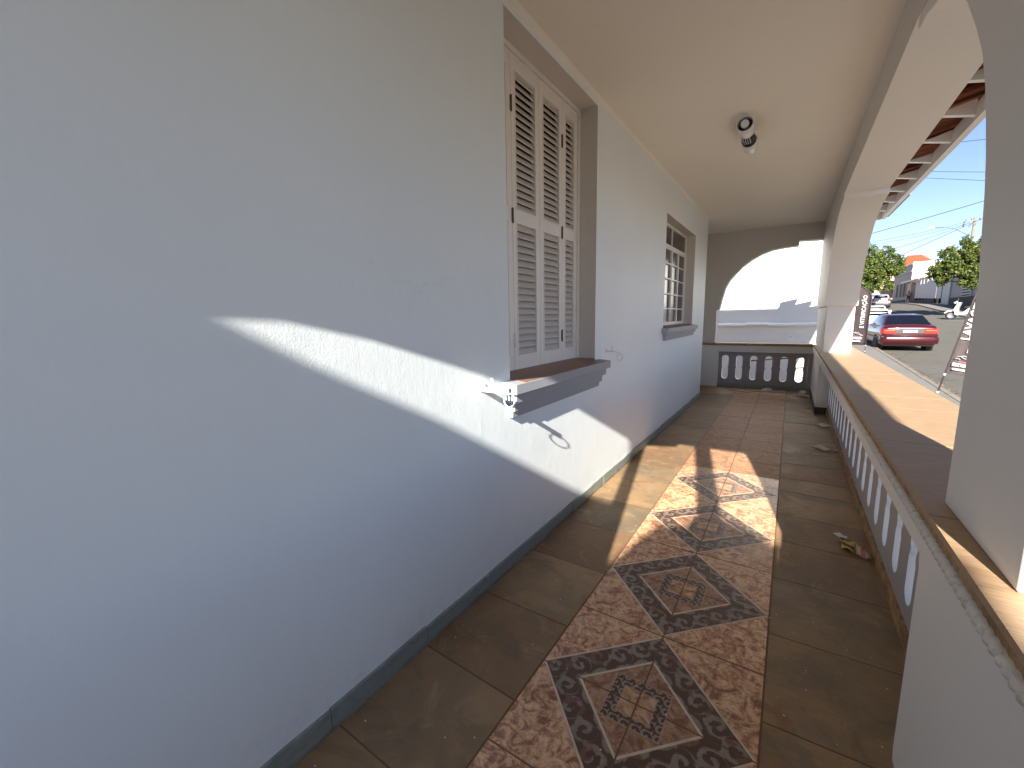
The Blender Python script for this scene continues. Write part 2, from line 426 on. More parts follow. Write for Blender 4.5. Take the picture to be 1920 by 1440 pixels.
# ------------------------------------------------------------------ porch floor
bm = bmesh.new(); box(bm, -3.4, .78, YB - .1, 10.1, -.9, -.0012)
floor = struct(mk('floor', bm, 'grout'))
def slab(x0, x1, y0, y1, mat, name, h=.004, dz=0, quad=None):
    bm = bmesh.new(); g = .0034
    q = quad or [(x0 + g, y0 + g), (x1 - g, y0 + g), (x1 - g, y1 - g), (x0 + g, y1 - g)]
    A = [bm.verts.new((x, y, -.003)) for x, y in q]; B = [bm.verts.new((x, y, dz)) for x, y in q]
    bm.faces.new(B)
    for i in range(4): bm.faces.new((A[i], A[(i + 1) % 4], B[(i + 1) % 4], B[i]))
    return mk(name, bm, mat, floor)
k0 = math.floor((YB - DY0) / TY) ; k1 = math.ceil((YE - DY0) / TY)
for k in range(k0, k1):
    y0 = DY0 + k * TY; y1 = min(y0 + TY, YE)
    if y1 - y0 < .05: continue
    for x0, x1 in ((XM - TX, XM), (XM, XM + TX)):
        # tiny settling tilt of every tile
        slab(x0, x1, y0, y1, 'deco' if k < 7 else 'plain_tile', 'floor_tile', dz=random.uniform(-.0008, .0008))
def stonerow(xa, xb, joints, skew=.02):
    js = [(j + random.uniform(-skew, skew), j + random.uniform(-skew, skew)) for j in joints]
    for (a0, b0), (a1, b1) in zip(js, js[1:]):
        g = .0034
        slab(0, 0, 0, 0, 'slate', 'paving_stone', dz=random.uniform(-.001, .001), quad=[(xa + g, a0 + g), (xb - g, b0 + g), (xb - g, b1 - g), (xa + g, a1 - g)])
LX0, LX1 = WX + .0, XM - TX - .001
jl = [-.95, -.62, -.2, .3, .76, 1.215, 1.68, 2.19, 2.69, 3.18, 3.70, 4.15, 4.62, 5.03, 5.5, 5.97, 6.45, 7.0, 7.45, 7.9, 8.30]
stonerow(LX0, LX1, jl)
stonerow(LX0, LX1, [8.30, 8.8, 9.25, YE]); stonerow(-1.95, LX0, [8.30, 8.72, 9.2, YE]); stonerow(-2.6, -1.95, [8.30, 8.9, 9.35, YE])
jr = [-.9, -.35, .2, .68, 1.14, 1.64, 2.17, 2.65, 3.15, 3.62, 4.1, 4.45, 4.93, 5.35, 5.8, 6.3, 6.85, 7.3, 7.8, 8.3, 8.8, 9.3, YE]
stonerow(XM + TX + .001, .56, jr)

# ------------------------------------------------------------------ the house
house = empty('house', 'white and grey porch house with shuttered windows and an arched arcade', 'house', (WX, 4, 0))
HI = Matrix.Translation((-WX, -4, 0))
def H(o):           # parent a part built in world coordinates to the house
    o.parent = house; o.matrix_parent_inverse = HI; return o
W1 = (1.985, 3.24, 1.16, 3.06); W2 = (5.42, 7.235, 1.36, 2.705)
def wall_grid(bm, x, y0, y1, z0, z1, holes, depth):
    ys = sorted({y0, y1, *[h[0] for h in holes], *[h[1] for h in holes]}); zs = sorted({z0, z1, *[h[2] for h in holes], *[h[3] for h in holes]})
    V_ = {}
    def v(a, b):
        if (a, b) not in V_: V_[(a, b)] = bm.verts.new((x, a, b))
        return V_[(a, b)]
    for a, b in zip(ys, ys[1:]):
        for c, d in zip(zs, zs[1:]):
            if any(h[0] <= a < h[1] and h[2] <= c < h[3] for h in holes): continue
            bm.faces.new((v(a, c), v(b, c), v(b, d), v(a, d)))
bm = bmesh.new()
wall_grid(bm, WX, YB - .0, YC, -.0, CZ, [(h[0], h[1], h[2] - .045, h[3]) for h in (W1, W2)], .15)
poly(bm, [(WX, YC, 0), (-2.6, YC, 0), (-2.6, YC, CZ), (WX, YC, CZ)])
poly(bm, [(-2.6, YC, 0), (-2.6, YE, 0), (-2.6, YE, CZ), (-2.6, YC, CZ)])
H(mk('wall', bm, 'wall'))
D = .16
for (a, b, c, d) in (W1, W2):
    bm = bmesh.new()
    for q in ([(a, c), (a, d)], [(b, c), (b, d)], [(a, d), (b, d)], [(a, c - .05), (b, c - .05)]):
        (y0, z0), (y1, z1) = q; poly(bm, [(WX, y0, z0), (WX, y1, z1), (WX - D, y1, z1), (WX - D, y0, z0)])
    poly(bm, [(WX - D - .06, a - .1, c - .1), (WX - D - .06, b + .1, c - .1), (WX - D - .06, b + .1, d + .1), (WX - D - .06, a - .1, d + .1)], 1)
    bmesh.ops.remove_doubles(bm, verts=bm.verts, dist=.0002)
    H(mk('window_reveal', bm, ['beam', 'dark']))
# ceiling and coving
H(bx('ceiling', None, 'ceil', -2.7, XI + .05, YB - .1, 10.0, CZ, CZ + .12))
bm = bmesh.new()
prism(bm, [(WX, CZ), (WX + .022, CZ), (WX, CZ - .022)], 'y', YB, YC + .02)
H(mk('coving', bm, 'ceil'))
# outer solid of the house so no light leaks
bm = bmesh.new()
box(bm, -9, -2.61, YB - .0, 10.1, -.9, 3.3); box(bm, -2.62, WX - D - .08, YB, YC - .01, -.9, 3.2)
H(mk('rear_mass', bm, 'white_wall'))

# skirting of green slate
def skirt(x, y0, y1, joints, face='x', h=.088):
    ys = [y0] + [j for j in joints if y0 < j < y1] + [y1]
    for a, b in zip(ys, ys[1:]):
        hh = h + random.uniform(-.004, .004); bm = bmesh.new(); t = random.uniform(.012, .016)
        n_ = max(2, int((b - a) / .12)); yy = [a + .0012 + (b - a - .0024) * i / n_ for i in range(n_ + 1)]
        prof = [(yy[0], 0)] + [(yy[-1], 0)] + [(q, hh + random.uniform(-.002, .002)) for q in yy[::-1]]
        prism(bm, prof, face, x, x + t if face == 'x' else x - t)
        H(mk('skirting_tile', bm, 'greenslate'))
skirt(WX, YB, YC, [-.2, .30, .74, 1.235, 1.725, 2.26, 2.80, 3.2, 3.45, 3.76, 4.02, 4.5, 5.0, 5.5, 6.0, 6.5, 7.0, 7.5, 8.0])
skirt(YE, -2.6, .38, [-2.2, -1.9, -1.5, -1.22, -.8, -.4, 0], 'y')

# ---- shutters of the first window
SX = WX - .15
SF = H(bx('shutter_frame', None, 'wood_paint', SX - .03, SX + .012, 3.195, 3.238, W1[2] + .0, W1[3] - .03))
H(bx('shutter_frame', None, 'wood_paint', SX - .03, SX + .012, 1.987, 2.02, W1[2] + .0, W1[3] - .03))
H(bx('shutter_frame', None, 'wood_paint', SX - .03, SX + .014, 1.987, 3.238, W1[3] - .03, W1[3] - .001))
def shutter(y0, y1, la, lb, slatsrc=[None]):
    bm = bmesh.new(); x0, x1 = SX - .028, SX + .004
    z0, z1 = W1[2] + .008, W1[3] - .034
    ua, ub, lc, ld = 2.165, 2.94, 1.262, 2.082
    for b in ((y0, la, z0, z1), (lb, y1, z0, z1), (la, lb, ub, z1), (la, lb, ld, ua), (la, lb, z0, lc)): box(bm, x0, x1, b[0], b[1], b[2], b[3])
    bmesh.ops.remove_doubles(bm, verts=bm.verts, dist=.0004)
    o = H(mk('shutter_panel', bm, 'wood_paint'))
    mold = bmesh.new()
    for c, d in ((ua, ub), (lc, ld)):     # bead round each louvre field
        box(mold, x1, x1 + .003, la - .008, la, c - .008, d + .008); box(mold, x1, x1 + .003, lb, lb + .008, c - .008, d + .008)
        box(mold, x1, x1 + .003, la, lb, c - .008, c); box(mold, x1, x1 + .003, la, lb, d, d + .008)
    mk('bead', mold, 'wood_paint', o)
    for (c, d) in ((ua, ub), (lc, ld)):
        nn = 19; p = (d - c) / nn; me = None
        for i in range(nn):
            z = c + p * (i + .5)
            if me is None:
                bm = bmesh.new(); prism(bm, [(SX + .000, -.5 * p + .001), (SX + .003, -.5 * p + .006), (SX - .022, .5 * p + .004), (SX - .025, .5 * p - .001)], 'y', la + .0005, lb - .0005)
                s = mk('slat', bm, 'slat_paint', o); me = s.data
            else:
                s = bpy.data.objects.new('slat', me); COL.objects.link(s); s.parent = o
            s.location = (0, 0, z); s.rotation_euler = (0, 0, 0)
            s.location.x += random.uniform(-.0006, .0006)
    bm = bmesh.new(); box(bm, SX - .034, SX - .030, y0, y1, z0, z1); mk('dark_backing', bm, 'dark', o)  # dark sheet stands for the dark interior behind the slats
    return o
shutter(2.022, 2.262, 2.075, 2.205)
shutter(2.266, 2.598, 2.312, 2.545)
shutter(2.603, 2.932, 2.655, 2.885)
shutter(2.936, 3.192, 2.99, 3.13)
for y in (2.264, 2.934, 3.193):
    for z in (2.75, 2.12, 1.36):
        bm = bmesh.new(); tube(bm, [(SX + .008, y, z - .045), (SX + .008, y, z + .045)], .005, 6); box(bm, SX + .0045, SX + .0065, y - .012, y + .012, z - .04, z + .04)
        H(mk('hinge', bm, 'white_metal' if y > 3.1 or z < 1.5 and y < 2.5 else 'iron'))
        bm = bmesh.new()

# ---- sills
def sill(y0, y1, z, proj, steps, slope=.02):
    bm = bmesh.new(); e = .03
    prism(bm, [(WX - .16, z + slope * .6), (WX + proj, z - slope * .6), (WX + proj, z - .07), (WX, z - .07), (WX - .02, z - .03)], 'y', y0, y1)
    o = H(mk('window_sill', bm, 'trim', bevel=.003))
    a, b, zz = y0, y1, z - .07
    for (ins, h, pr) in steps:
        a += ins; b -= ins; bm = bmesh.new()
        prism(bm, [(WX, zz), (WX + pr, zz), (WX + pr - .004, zz - h), (WX, zz - h)], 'y', a, b)
        mo = H(mk('sill_moulding', bm, 'trim', bevel=.002)); zz -= h
    return o
def silltop(y0, y1, z, proj, slope=.02):
    bm = bmesh.new(); t = .0035
    prism(bm, [(WX - .147, z + slope * .55 + t), (WX + proj - .004, z - slope * .6 + t), (WX + proj - .004, z - slope * .6 + .0005), (WX - .147, z + slope * .55 + .0003)], 'y', y0 + .004, y1 - .004)
    H(mk('sill_tile', bm, 'sill_brown'))
sill(1.90, 3.34, 1.152, .10, [(.035, .055, .078), (.02, .055, .052), (.012, .040, .030)])
sill(5.36, 7.33, 1.352, .075, [(.05, .045, .055), (.03, .05, .035)])
bmq = None
silltop(1.99, 3.236, 1.152, .10); silltop(5.43, 7.23, 1.352, .075)

# ---- steel window
WXX = WX - .15
def steelwin():
    a, b, c, d = W2
    fr = bmesh.new()
    for q in ((a, a + .03, c, d), (b - .03, b, c, d)): box(fr, WXX - .015, WXX + .02, *q)
    for q in ((a + .03, b - .03, d - .03, d), (a + .03, b - .03, c, c + .03), (a + .03, b - .03, 2.40, 2.445)): box(fr, WXX - .015, WXX + .018, *q)
    box(fr, WXX - .012, WXX + .015, 6.31, 6.34, 2.445, d - .03)
    for y in (5.88, 6.72): box(fr, WXX - .012, WXX + .017, y, y + .05, c + .03, 2.40)
    o = H(mk('window_frame', fr, 'white_metal'))
    cols = [(a + .03, 5.88), (5.93, 6.315), (6.335, 6.72), (6.77, b - .03)]
    for i, (p, q) in enumerate(cols):
        cm = bmesh.new(); x0, x1 = (WXX - .008, WXX + .010); s = .02 if i in (1, 2) else .012
        if i in (1, 2): x1 += .012
        box(cm, x0, x1, p, p + s, c + .03, 2.40); box(cm, x0, x1, q - s, q, c + .03, 2.40)
        rows = 5; h = (2.40 - c - .03) / rows
        for r_ in range(rows + 1):
            zc = c + .03 + h * r_; zc = min(max(zc, c + .03 + .009), 2.40 - .009)
            box(cm, x0 + .001, x1 - .001, p + s, q - s, zc - .009, zc + .009)
        so_ = mk('casement', cm, 'white_metal', o)
        for r_ in range(rows):
            zc = c + .03 + h * r_
            bm = bmesh.new(); dx = random.uniform(-.001, .001)
            box(bm, x0 + .002, x0 + .005, p + s, q - s, zc + .008, zc + h - .008); g = mk('pane', bm, 'pane', o)
    for p, q in ((a + .03, 6.31), (6.34, b - .03)):
        bm = bmesh.new(); box(bm, WXX - .004, WXX, p, q, 2.445, d - .03); mk('pane', bm, 'pane', o)
steelwin()

# ---- shutter holdbacks on the wall
def holdback(y, z, out, full):
    bm = bmesh.new(); r = .0045
    tube(bm, [(WX - .01, y, z), (WX + out, y + .0, z - .01)], r, 6)
    box(bm, WX - .002, WX + .006, y - .022, y + .022, z - .016, z + .016)
    tube(bm, [(WX + out * .45, y, z), (WX + out * .45, y - .005, z + .045)], r, 6)
    if full:
        box(bm, WX + .0, WX + out + .01, y - .009, y + .009, z - .02, z + .004)
        tube(bm, [(WX + out * .30, y + .02, z), (WX + out * .30, y + .02, z + .05)], .006, 6)
        box(bm, WX + out - .02, WX + out + .010, y - .010, y + .010, z - .024, z + .004)
    h = H(mk('shutter_holdback', bm, 'white_metal'))
    bm = bmesh.new(); R_ = .036 if full else .03; t = .19
    cx, cz = WX + out + .005, z - .052
    tube(bm, [(cx + math.cos(a * math.pi / 8) * R_ * .75, y + .0 + math.cos(a * math.pi / 8) * R_ * t, cz + math.sin(a * math.pi / 8) * R_) for a in range(16)], .0038, 6, closed=True)
    mk('ring', bm, 'white_metal', h).matrix_parent_inverse = Matrix.Identity(4)
holdback(1.72, 1.145, .165, True); holdback(3.50, 1.205, .115, False)

# ------------------------------------------------------------------ arcade
CURVE = [(0, 1.585), (.02, 1.62), (.06, 1.80), (.10, 1.94), (.15, 2.06), (.22, 2.18), (.32, 2.31), (.44, 2.43), (.58, 2.54), (.75, 2.63), (.93, 2.69), (1.12, 2.725), (1.30, 2.735)]
def curve(stretch=1): return [(a * stretch, z) for a, z in CURVE]
ZT = 3.30; ZF = 2.80
def spandrel(bm, ya, sgn, stretch, x0, x1, zt=ZT):
    pts = [(ya + sgn * a, z) for a, z in curve(stretch)]
    for (a, z), (b, z2) in zip(pts, pts[1:]):
        q = [(a, z), (b, z2), (b, zt), (a, zt)]
        prism(bm, q if sgn > 0 else q[::-1], 'x', x0, x1)
def lower(o):
    return o
# near pillar
H(bx('pillar', None, 'arch', XI + .028, XO - .025, FP + .015, 10.02, CAPZ, 1.585, bevel=.006))
def arcprof():
    """lower outline of the arcade beam from the far end to behind the camera"""
    pts = [(10.05, 1.585), (FP, 1.585)]
    pts += [(FP - a * 1.22, z) for a, z in CURVE[1:]]
    pts += [(FP - 1.30 * 1.22, ZF - .012), (3.0, ZF + .03), (.06, ZF + .03)]
    return pts
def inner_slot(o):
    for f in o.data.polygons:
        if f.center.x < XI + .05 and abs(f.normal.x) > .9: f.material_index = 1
pts = arcprof() + [(.06, ZT), (10.05, ZT)]
bm = bmesh.new(); prism(bm, pts, 'x', XI, XO)
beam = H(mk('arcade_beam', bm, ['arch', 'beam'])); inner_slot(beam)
NC = [(0, 1.585), (.02, 1.66), (.055, 1.82), (.09, 1.93), (.135, 2.04), (.19, 2.16), (.26, 2.28), (.345, 2.395), (.46, 2.53), (.54, 2.60), (.62, 2.655), (.71, 2.697), (.80, 2.73), (.95, 2.76), (1.09, 2.77)]
pts = [(NP1, CAPZ)] + [(NP1 + a, z) for a, z in NC] + [(NP1 + 1.09, ZF + .028)] + [(NP1 + .05, ZF + .028), (NP0 - 1.175, ZF + .028)] + [(NP0 - a * .9, z) for a, z in CURVE[::-1]] + [(NP0, CAPZ)]
bm = bmesh.new(); prism(bm, pts, 'x', XN, XO - .025)
for v in bm.verts:
    if v.co.x < XN + .01: v.co.x = XN - (XN - XI - .001) * min(1, max(0, (v.co.y - NP1 - .25) / .75))
pil = H(mk('pillar', bm, ['arch', 'arch'], bevel=.005))
# ledge under the arcade springing: small shadow joint
# end arch wall
ex = [(-2.62, .9), (-1.31, .9), (-1.31, 1.585), (-1.262, 1.60), (-1.225, 1.80), (-1.169, 2.03), (-1.09, 2.19), (-.99, 2.31), (-.88, 2.43), (-.728, 2.55), (-.56, 2.645), (-.383, 2.705), (-.18, 2.73), (.022, 2.738), (.022, 2.825), (XI - .001, 2.812), (XI - .001, CZ), (-2.62, CZ)]
bm = bmesh.new(); prism(bm, ex, 'y', YE + .0, YE + .22)
H(mk('end_arch', bm, 'beam'))
bm = bmesh.new(); box(bm, -2.62, -1.225, YE - .03, YE + .26, 0, .868)
H(mk('end_pier', bm, 'arch', bevel=.004))
H(bx('end_rail', None, 'arch', -1.225, XI, YE - .02, YE + .24, .735, .868, bevel=.004))
bm = bmesh.new(); xs = [-2.62, -2.2, -1.78, -1.36, -.94, -.52, -.1, XI - .02]
for a, b in zip(xs, xs[1:]):
    H(bx('cap_tile', None, 'cap', a + .001, b - .001, YE - .055, YE + .29, .895, CAPZ))
H(bx('cap_bed', None, 'cap', -2.62, XI - .0, YE - .050, YE + .285, .8685, .8945))

# near-end arch behind the camera (its outline falls as the patch of sun on wall and floor)
sx, sz = .19, .53
def bp(p): t = (p[1] - YB); return (p[0] + sx * t, p[2] + sz * t)
wl = [(.506, 1.512), (.731, 1.498), (1.052, 1.422), (1.54, 1.267), (2.181, 1.049), (2.863, .823), (4.204, .223)]
arc = [bp((WX, y, z)) for y, z in wl] + [bp((-1.321, 4.797, 0)), bp((-1.021, 4.923, 0))]
top = sz * (5.045 - YB)
arc = [(x, z) for x, z in arc]; xn = bp((-1.03, 5.05, 0))[0]
out = [(WX + .0, 0), (arc[0][0] - .10, 0), (arc[0][0] - .10, 1.85), (arc[0][0] - .03, 2.0)] + arc + [(xn, arc[-1][1]), (xn, top), (.78, top), (.78, 3.32), (WX, 3.32)]
bm = bmesh.new(); prism(bm, out, 'y', YB, YB + .10)
H(mk('rear_arch', bm, 'beam'))
cl, cr = bp((-.84, 5.03, 0))[0], bp((-.672, 5.034, 0))[0]
H(bx('rear_column', None, 'arch', cl + .01, cr - .01, YB, YB + .12, -.0, top))
pl, pr_ = bp((-1.369, 4.452, 0))[0], bp((-1.32, 4.79, 0))[0]
H(bx('upright', None, 'white_metal', pl, pr_ - .01, YB, YB + .08, 0, top))  # unseen post added to cast the thin dark stripe on the floor
bm = bmesh.new(); box(bm, 1.75, 1.8, YB, YB + .1, 3.0, 3.32); bm.free()

# parapet of the arcade: cap, apron, pierced panels
bm = bmesh.new()
prism(bm, [(YB, 0), (1.705, 0), (1.715, .04), (1.715, .70), (1.73, .745), (FP - .05, .745), (FP - .03, .72), (FP - .03, .085), (9.69, .085), (9.69, .868), (YB, .868)], 'x', XI, XO - .02)
H(mk('parapet_rail', bm, 'arch'))
H(bx('cap_bed', None, 'capedge', XI - .012, XO + .125, YB, YE - .055, .8685, .8945))
ys = [YB, -.55, -.13, .29, .72, 1.14, 1.62, 2.05, 2.5, 2.95, 3.40, 3.85, 4.30, 4.75, 5.2, 5.65, 6.1, 6.55, 7.0, 7.45, 7.9, 8.35, 8.8, 9.25, YE - .056]
for i, (a, b) in enumerate(zip(ys, ys[1:])):
    o = H(bx('cap_tile', None, 'cap', XI - .016, XO + .13, a + .0012, b - .0012, .895, CAPZ + random.uniform(-.0008, .0008)))
# twisted rope moulding under the cap lip
bm = bmesh.new(); ring = None; y = YB; seg = 14; step = .0055
P_ = .062
while y < 3.55:
    cur = []
    fade = 1 if y < 3.2 else max(0, (3.55 - y) / .35)
    for k in range(seg):
        th = k * 2 * math.pi / seg
        r = .0165 * (.72 + .28 * fade) * (1 + .26 * fade * (abs(math.sin(th - 2 * math.pi * y / P_)) - .55))
        cur.append(bm.verts.new((XI - .010 + r * math.cos(th), y, .868 - .014 + r * math.sin(th))))
    if ring:
        for k in range(seg):
            f = bm.faces.new((ring[k], ring[(k + 1) % seg], cur[(k + 1) % seg], cur[k])); f.smooth = True
    ring = cur; y += step
H(mk('rope_moulding', bm, 'rope'))
bm = bmesh.new(); tube(bm, [(XI - .006, 3.5, .856), (XI - .006, YE - .06, .856)], .012, 8); H(mk('lip_moulding', bm, 'rope'))
# pierced panel cell: outline with a pinched waist
def cell(w, z0, z1, d, hw=.062, h0=.165, h1=.66):
    bm = bmesh.new(); half = []
    zc = (h0 + h1) / 2; n = 8
    for i in range(n + 1):
        a = -math.pi / 2 + i * (math.pi / 2) / n; half.append((hw * math.cos(a), h0 + hw + hw * math.sin(a)))
    half += [(hw, zc - .035), (hw * .80, zc - .012), (hw * .80, zc + .012), (hw, zc + .035)]
    for i in range(n + 1):
        a = i * (math.pi / 2) / n; half.append((hw * math.cos(a), h1 - hw + hw * math.sin(a)))
    half[0] = (0, h0); half[-1] = (0, h1)
    for face in (0, d):
        for s in (1, -1):
            pts = [(s * u, z) for u, z in half] + [(0, z1), (s * w / 2, z1), (s * w / 2, z0), (0, z0)]
            f = poly(bm, [(face, u, z) for u, z in pts]); f.material_index = 0
    for s in (1, -1):
        for (u, z), (u2, z2) in zip(half, half[1:]):
            poly(bm, [(0, s * u, z), (0, s * u2, z2), (d, s * u2, z2), (d, s * u, z)], 1)
    bmesh.ops.remove_doubles(bm, verts=bm.verts, dist=.0001)
    return bm
def cells(name, w, count, place):
    src = None
    for i in range(count):
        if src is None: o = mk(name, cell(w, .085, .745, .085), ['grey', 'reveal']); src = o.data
        else: o = bpy.data.objects.new(name, src); COL.objects.link(o)
        H(o); place(o, i)
PX = .535
n1 = 18; w1 = (FP - .03 - 2.31) / n1
def pl1(o, i): o.location = (PX, 2.31 + w1 * (i + .5), 0)
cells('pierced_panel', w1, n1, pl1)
n3 = 6; w3 = (NP0 - YB) / 8
w2 = (.335 + 1.215) / 6 
def pl2(o, i): o.location = (-1.165 + w2 * (i + .5) - .06, YE + .06, 0); o.rotation_euler = (0, 0, -math.pi / 2); o.location.y = YE + .135
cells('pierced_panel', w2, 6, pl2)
H(bx('panel_end', None, 'grey', .328, XI + .2, YE + .05, YE + .135, .0, .745))
H(bx('panel_end', None, 'grey', PX, PX + .085, 1.71, 2.31, .085, .745))
H(bx('panel_base', None, 'grey', -1.225, .39, YE + .055, YE + .13, .0, .0845))
H(bx('panel_base', None, 'capedge', PX - .012, PX + .09, 1.70, FP - .03, .0, .0845))
bm = bmesh.new(); box(bm, XI - .012, XI + .3, FP - .045, FP - .031, 0, .10); box(bm, XI - .013, XI - .001, FP - .03, 9.6, 0, .10)
H(mk('pier_skirting', bm, 'stone'))

# ------------------------------------------------------------------ eaves
EX, EZ = 1.325, 3.25; SL = .22
def rz(x): return EZ + .06 + (EX - x) * SL
YR0, YR1 = YB + .12, 10.7
for k in range(-8, 8):
    y = 5.08 + .726 * k
    if y < YR0 or y > YR1: continue
    bm = bmesh.new(); x0, x1 = XO - .2, EX - .06
    prism(bm, [(x0, rz(x0) - .080), (x1, rz(x1) - .080), (x1, rz(x1) + .060), (x0, rz(x0) + .060)], 'y', y - .028, y + .028)
    H(mk('rafter', bm, 'wood_paint'))
H(bx('fascia', None, 'wood_paint', EX - .06, EX, YR0, YR1, EZ - .05, EZ + .10))
# clay tiles over the rafters, course by course
def tile_mesh():
    bm = bmesh.new(); n = 6; w = .235; L = .42; vs = []
    for j in (0, 1):
        row = []
        for i in range(n + 1):
            a = math.pi * i / n; t = 1 if j == 0 else .86
            row.append(bm.verts.new((L * j, -w / 2 * math.cos(a) * t, .055 * math.sin(a) * t)))
        vs.append(row)
    for i in range(n): bm.faces.new((vs[0][i], vs[0][i + 1], vs[1][i + 1], vs[1][i]))
    bmesh.ops.solidify(bm, geom=bm.faces[:], thickness=.012)
    return bm
tm = None
for c in range(3):
    y = YR0 + .1
    while y < YR1 + .12:
        if tm is None: o = mk('roof_tile', tile_mesh(), 'clay'); tm = o.data
        else: o = bpy.data.objects.new('roof_tile', tm); COL.objects.link(o)
        H(o); x = EX + .06 - c * .33
        o.location = (x, y + random.uniform(-.006, .006), rz(x) + .075); o.rotation_euler = (0, math.atan(SL) , math.pi + random.uniform(-.02, .02))
        y += .232
def deck(zoff, x0, name, mat):
    bm = bmesh.new(); e = YR1 - .02; zc = lambda x: rz(x) + zoff
    x1 = -4.0; yy = e - (x0 - x1)
    lo = [bm.verts.new(p) for p in ((x0, YR0, zc(x0)), (x0, e, zc(x0)), (x1, YR0, zc(x1)), (x1, yy, zc(x1)), (x1, e, zc(x0)))]
    bm.faces.new((lo[0], lo[1], lo[3], lo[2])); bm.faces.new((lo[1], lo[4], lo[3]))
    bmesh.ops.recalc_face_normals(bm, faces=bm.faces); bmesh.ops.solidify(bm, geom=bm.faces[:], thickness=.02)
    H(mk(name, bm, mat))
deck(.075, EX - .02, 'roof_deck', 'clay')
H(bx('eave_board', None, 'wood_paint', 1.05, EX + .055, YR0 - 1.4, YR0 - .002, EZ + .06, EZ + .14))  # unseen strip added so the eave shadow on the cap carries on
bm = bmesh.new()
prism(bm, [(XO - .01, 3.30), (-4.0, 3.3), (-4.0, rz(-4) + .05), (XO - .01, rz(XO) + .05)], 'y', YB + .12, YB + .2)
H(mk('gable', bm, 'white_wall'))
H(bx('fascia', None, 'wood_paint', -4, EX - .061, YR1 - .03, YR1 + .03, EZ - .05, EZ + .10))
H(bx('gutter', None, 'steel', EX + .001, EX + .045, 8.9, YR1, EZ - .02, EZ + .06))

# ------------------------------------------------------------------ ceiling lamp
lamp = empty('ceiling_light', 'chrome and black tubular spotlight fixed to the porch ceiling', 'ceiling light', (-.43, 4.40, CZ))
def LP(o): o.parent = lamp; return o
def cyl_y(bm, r, y0, y1, zc, seg=24, hollow=0, sq=1.0):
    for (ra) in ((r,) if not hollow else (r, r - hollow)):
        a = [bm.verts.new((ra * math.cos(t * 2 * math.pi / seg), y0, zc + ra * sq * math.sin(t * 2 * math.pi / seg))) for t in range(seg)]
        b = [bm.verts.new((v.co.x, y1, v.co.z)) for v in a]
        for i in range(seg): f = bm.faces.new((a[i], a[(i + 1) % seg], b[(i + 1) % seg], b[i])); f.smooth = True
        if not hollow: bm.faces.new(a); bm.faces.new(b[::-1])
        if ra == r: A, B = a, b
        else:
            for i in range(seg): bm.faces.new((A[i], A[(i + 1) % seg], a[(i + 1) % seg], a[i])); bm.faces.new((B[i], B[(i + 1) % seg], b[(i + 1) % seg], b[i]))
zc = -.085
bm = bmesh.new(); cyl_y(bm, .062, -.24, -.06, zc, hollow=.004); LP(mk('shade', bm, 'white_metal'))
bm = bmesh.new(); cyl_y(bm, .062, .17, .36, zc, hollow=.004); LP(mk('shade', bm, 'white_metal'))
bm = bmesh.new(); cyl_y(bm, .050, -.19, .34, zc); LP(mk('body', bm, 'black'))
bm = bmesh.new()
for xx in (-.024, -.008, .008, .024): box(bm, xx - .003, xx + .003, -.06, .07, zc - .064, zc - .045)
LP(mk('cooling_fin', bm, 'chrome'))
bm = bmesh.new(); box(bm, -.035, .035, -.10, .10, -.03, 0); LP(mk('base_plate', bm, 'chrome', bevel=.004))
bm = bmesh.new(); cyl_y(bm, .030, -.235, -.19, zc); LP(mk('bulb', bm, 'lampglass'))

# ------------------------------------------------------------------ litter on the floor
def scrap(name, label, cat, pts, mat, lift=.012, fold=.012, group=None, z=.003):
    """a crumpled sheet: outline points on the floor, raised unevenly, with thickness"""
    bm = bmesh.new(); cx = sum(p[0] for p in pts) / len(pts); cy = sum(p[1] for p in pts) / len(pts)
    c = bm.verts.new((0, 0, fold)); ring = [bm.verts.new((x - cx, y - cy, random.uniform(0, lift))) for x, y in pts]
    mid = [bm.verts.new(((a.co.x + b.co.x) * .5 * .95, (a.co.y + b.co.y) * .5 * .95, random.uniform(0, lift))) for a, b in zip(ring, ring[1:] + ring[:1])]
    for i in range(len(ring)):
        bm.faces.new((c, ring[i], mid[i])); bm.faces.new((c, mid[i], ring[(i + 1) % len(ring)]))
    bmesh.ops.solidify(bm, geom=bm.faces[:], thickness=.0012)
    o = mk(name, bm, mat); o.location = (cx, cy, z + .001); return tag(o, label, cat, group)
scrap('cardboard_scrap', 'long pale cardboard strip lying by the end railing', 'cardboard', [(-.98, 9.42), (-.62, 9.15), (-.50, 9.22), (-.85, 9.52)], 'paper', .02)
scrap('paper_scrap', 'long white paper strip under the end railing, tiles centre', 'paper scrap', [(-.66, 9.40), (.0, 9.42), (.0, 9.52), (-.62, 9.50)], 'paper', .03)
scrap('paper_scrap', 'small white paper on top of the long white strip', 'paper scrap', [(-.40, 9.53), (-.24, 9.53), (-.22, 9.62), (-.40, 9.62)], 'white_paper', .05, .03)
scrap('cardboard_scrap', 'pale flattened card tucked beside the far pier', 'cardboard', [(.16, 9.10), (.37, 9.05), (.37, 9.38), (.20, 9.42)], 'paper', .015, .02)
scrap('paper_scrap', 'crumpled white paper ball resting on the card by the far pier', 'paper scrap', [(.20, 9.30), (.28, 9.24), (.34, 9.30), (.30, 9.38), (.22, 9.38)], 'white_paper', .05, .07, z=.02)
scrap('leaf_scrap', 'tiny dark scrap on the stone in front of the far pier', 'litter', [(.28, 8.0), (.34, 7.97), (.37, 8.03), (.31, 8.08)], 'wrap_dark', .02)
scrap('paper_scrap', 'small oval white paper near the balustrade, nearer than the pier', 'paper scrap', [(.38, 6.86), (.42, 6.74), (.50, 6.74), (.54, 6.84), (.50, 6.92), (.42, 6.92)], 'white_paper', .02, .02)
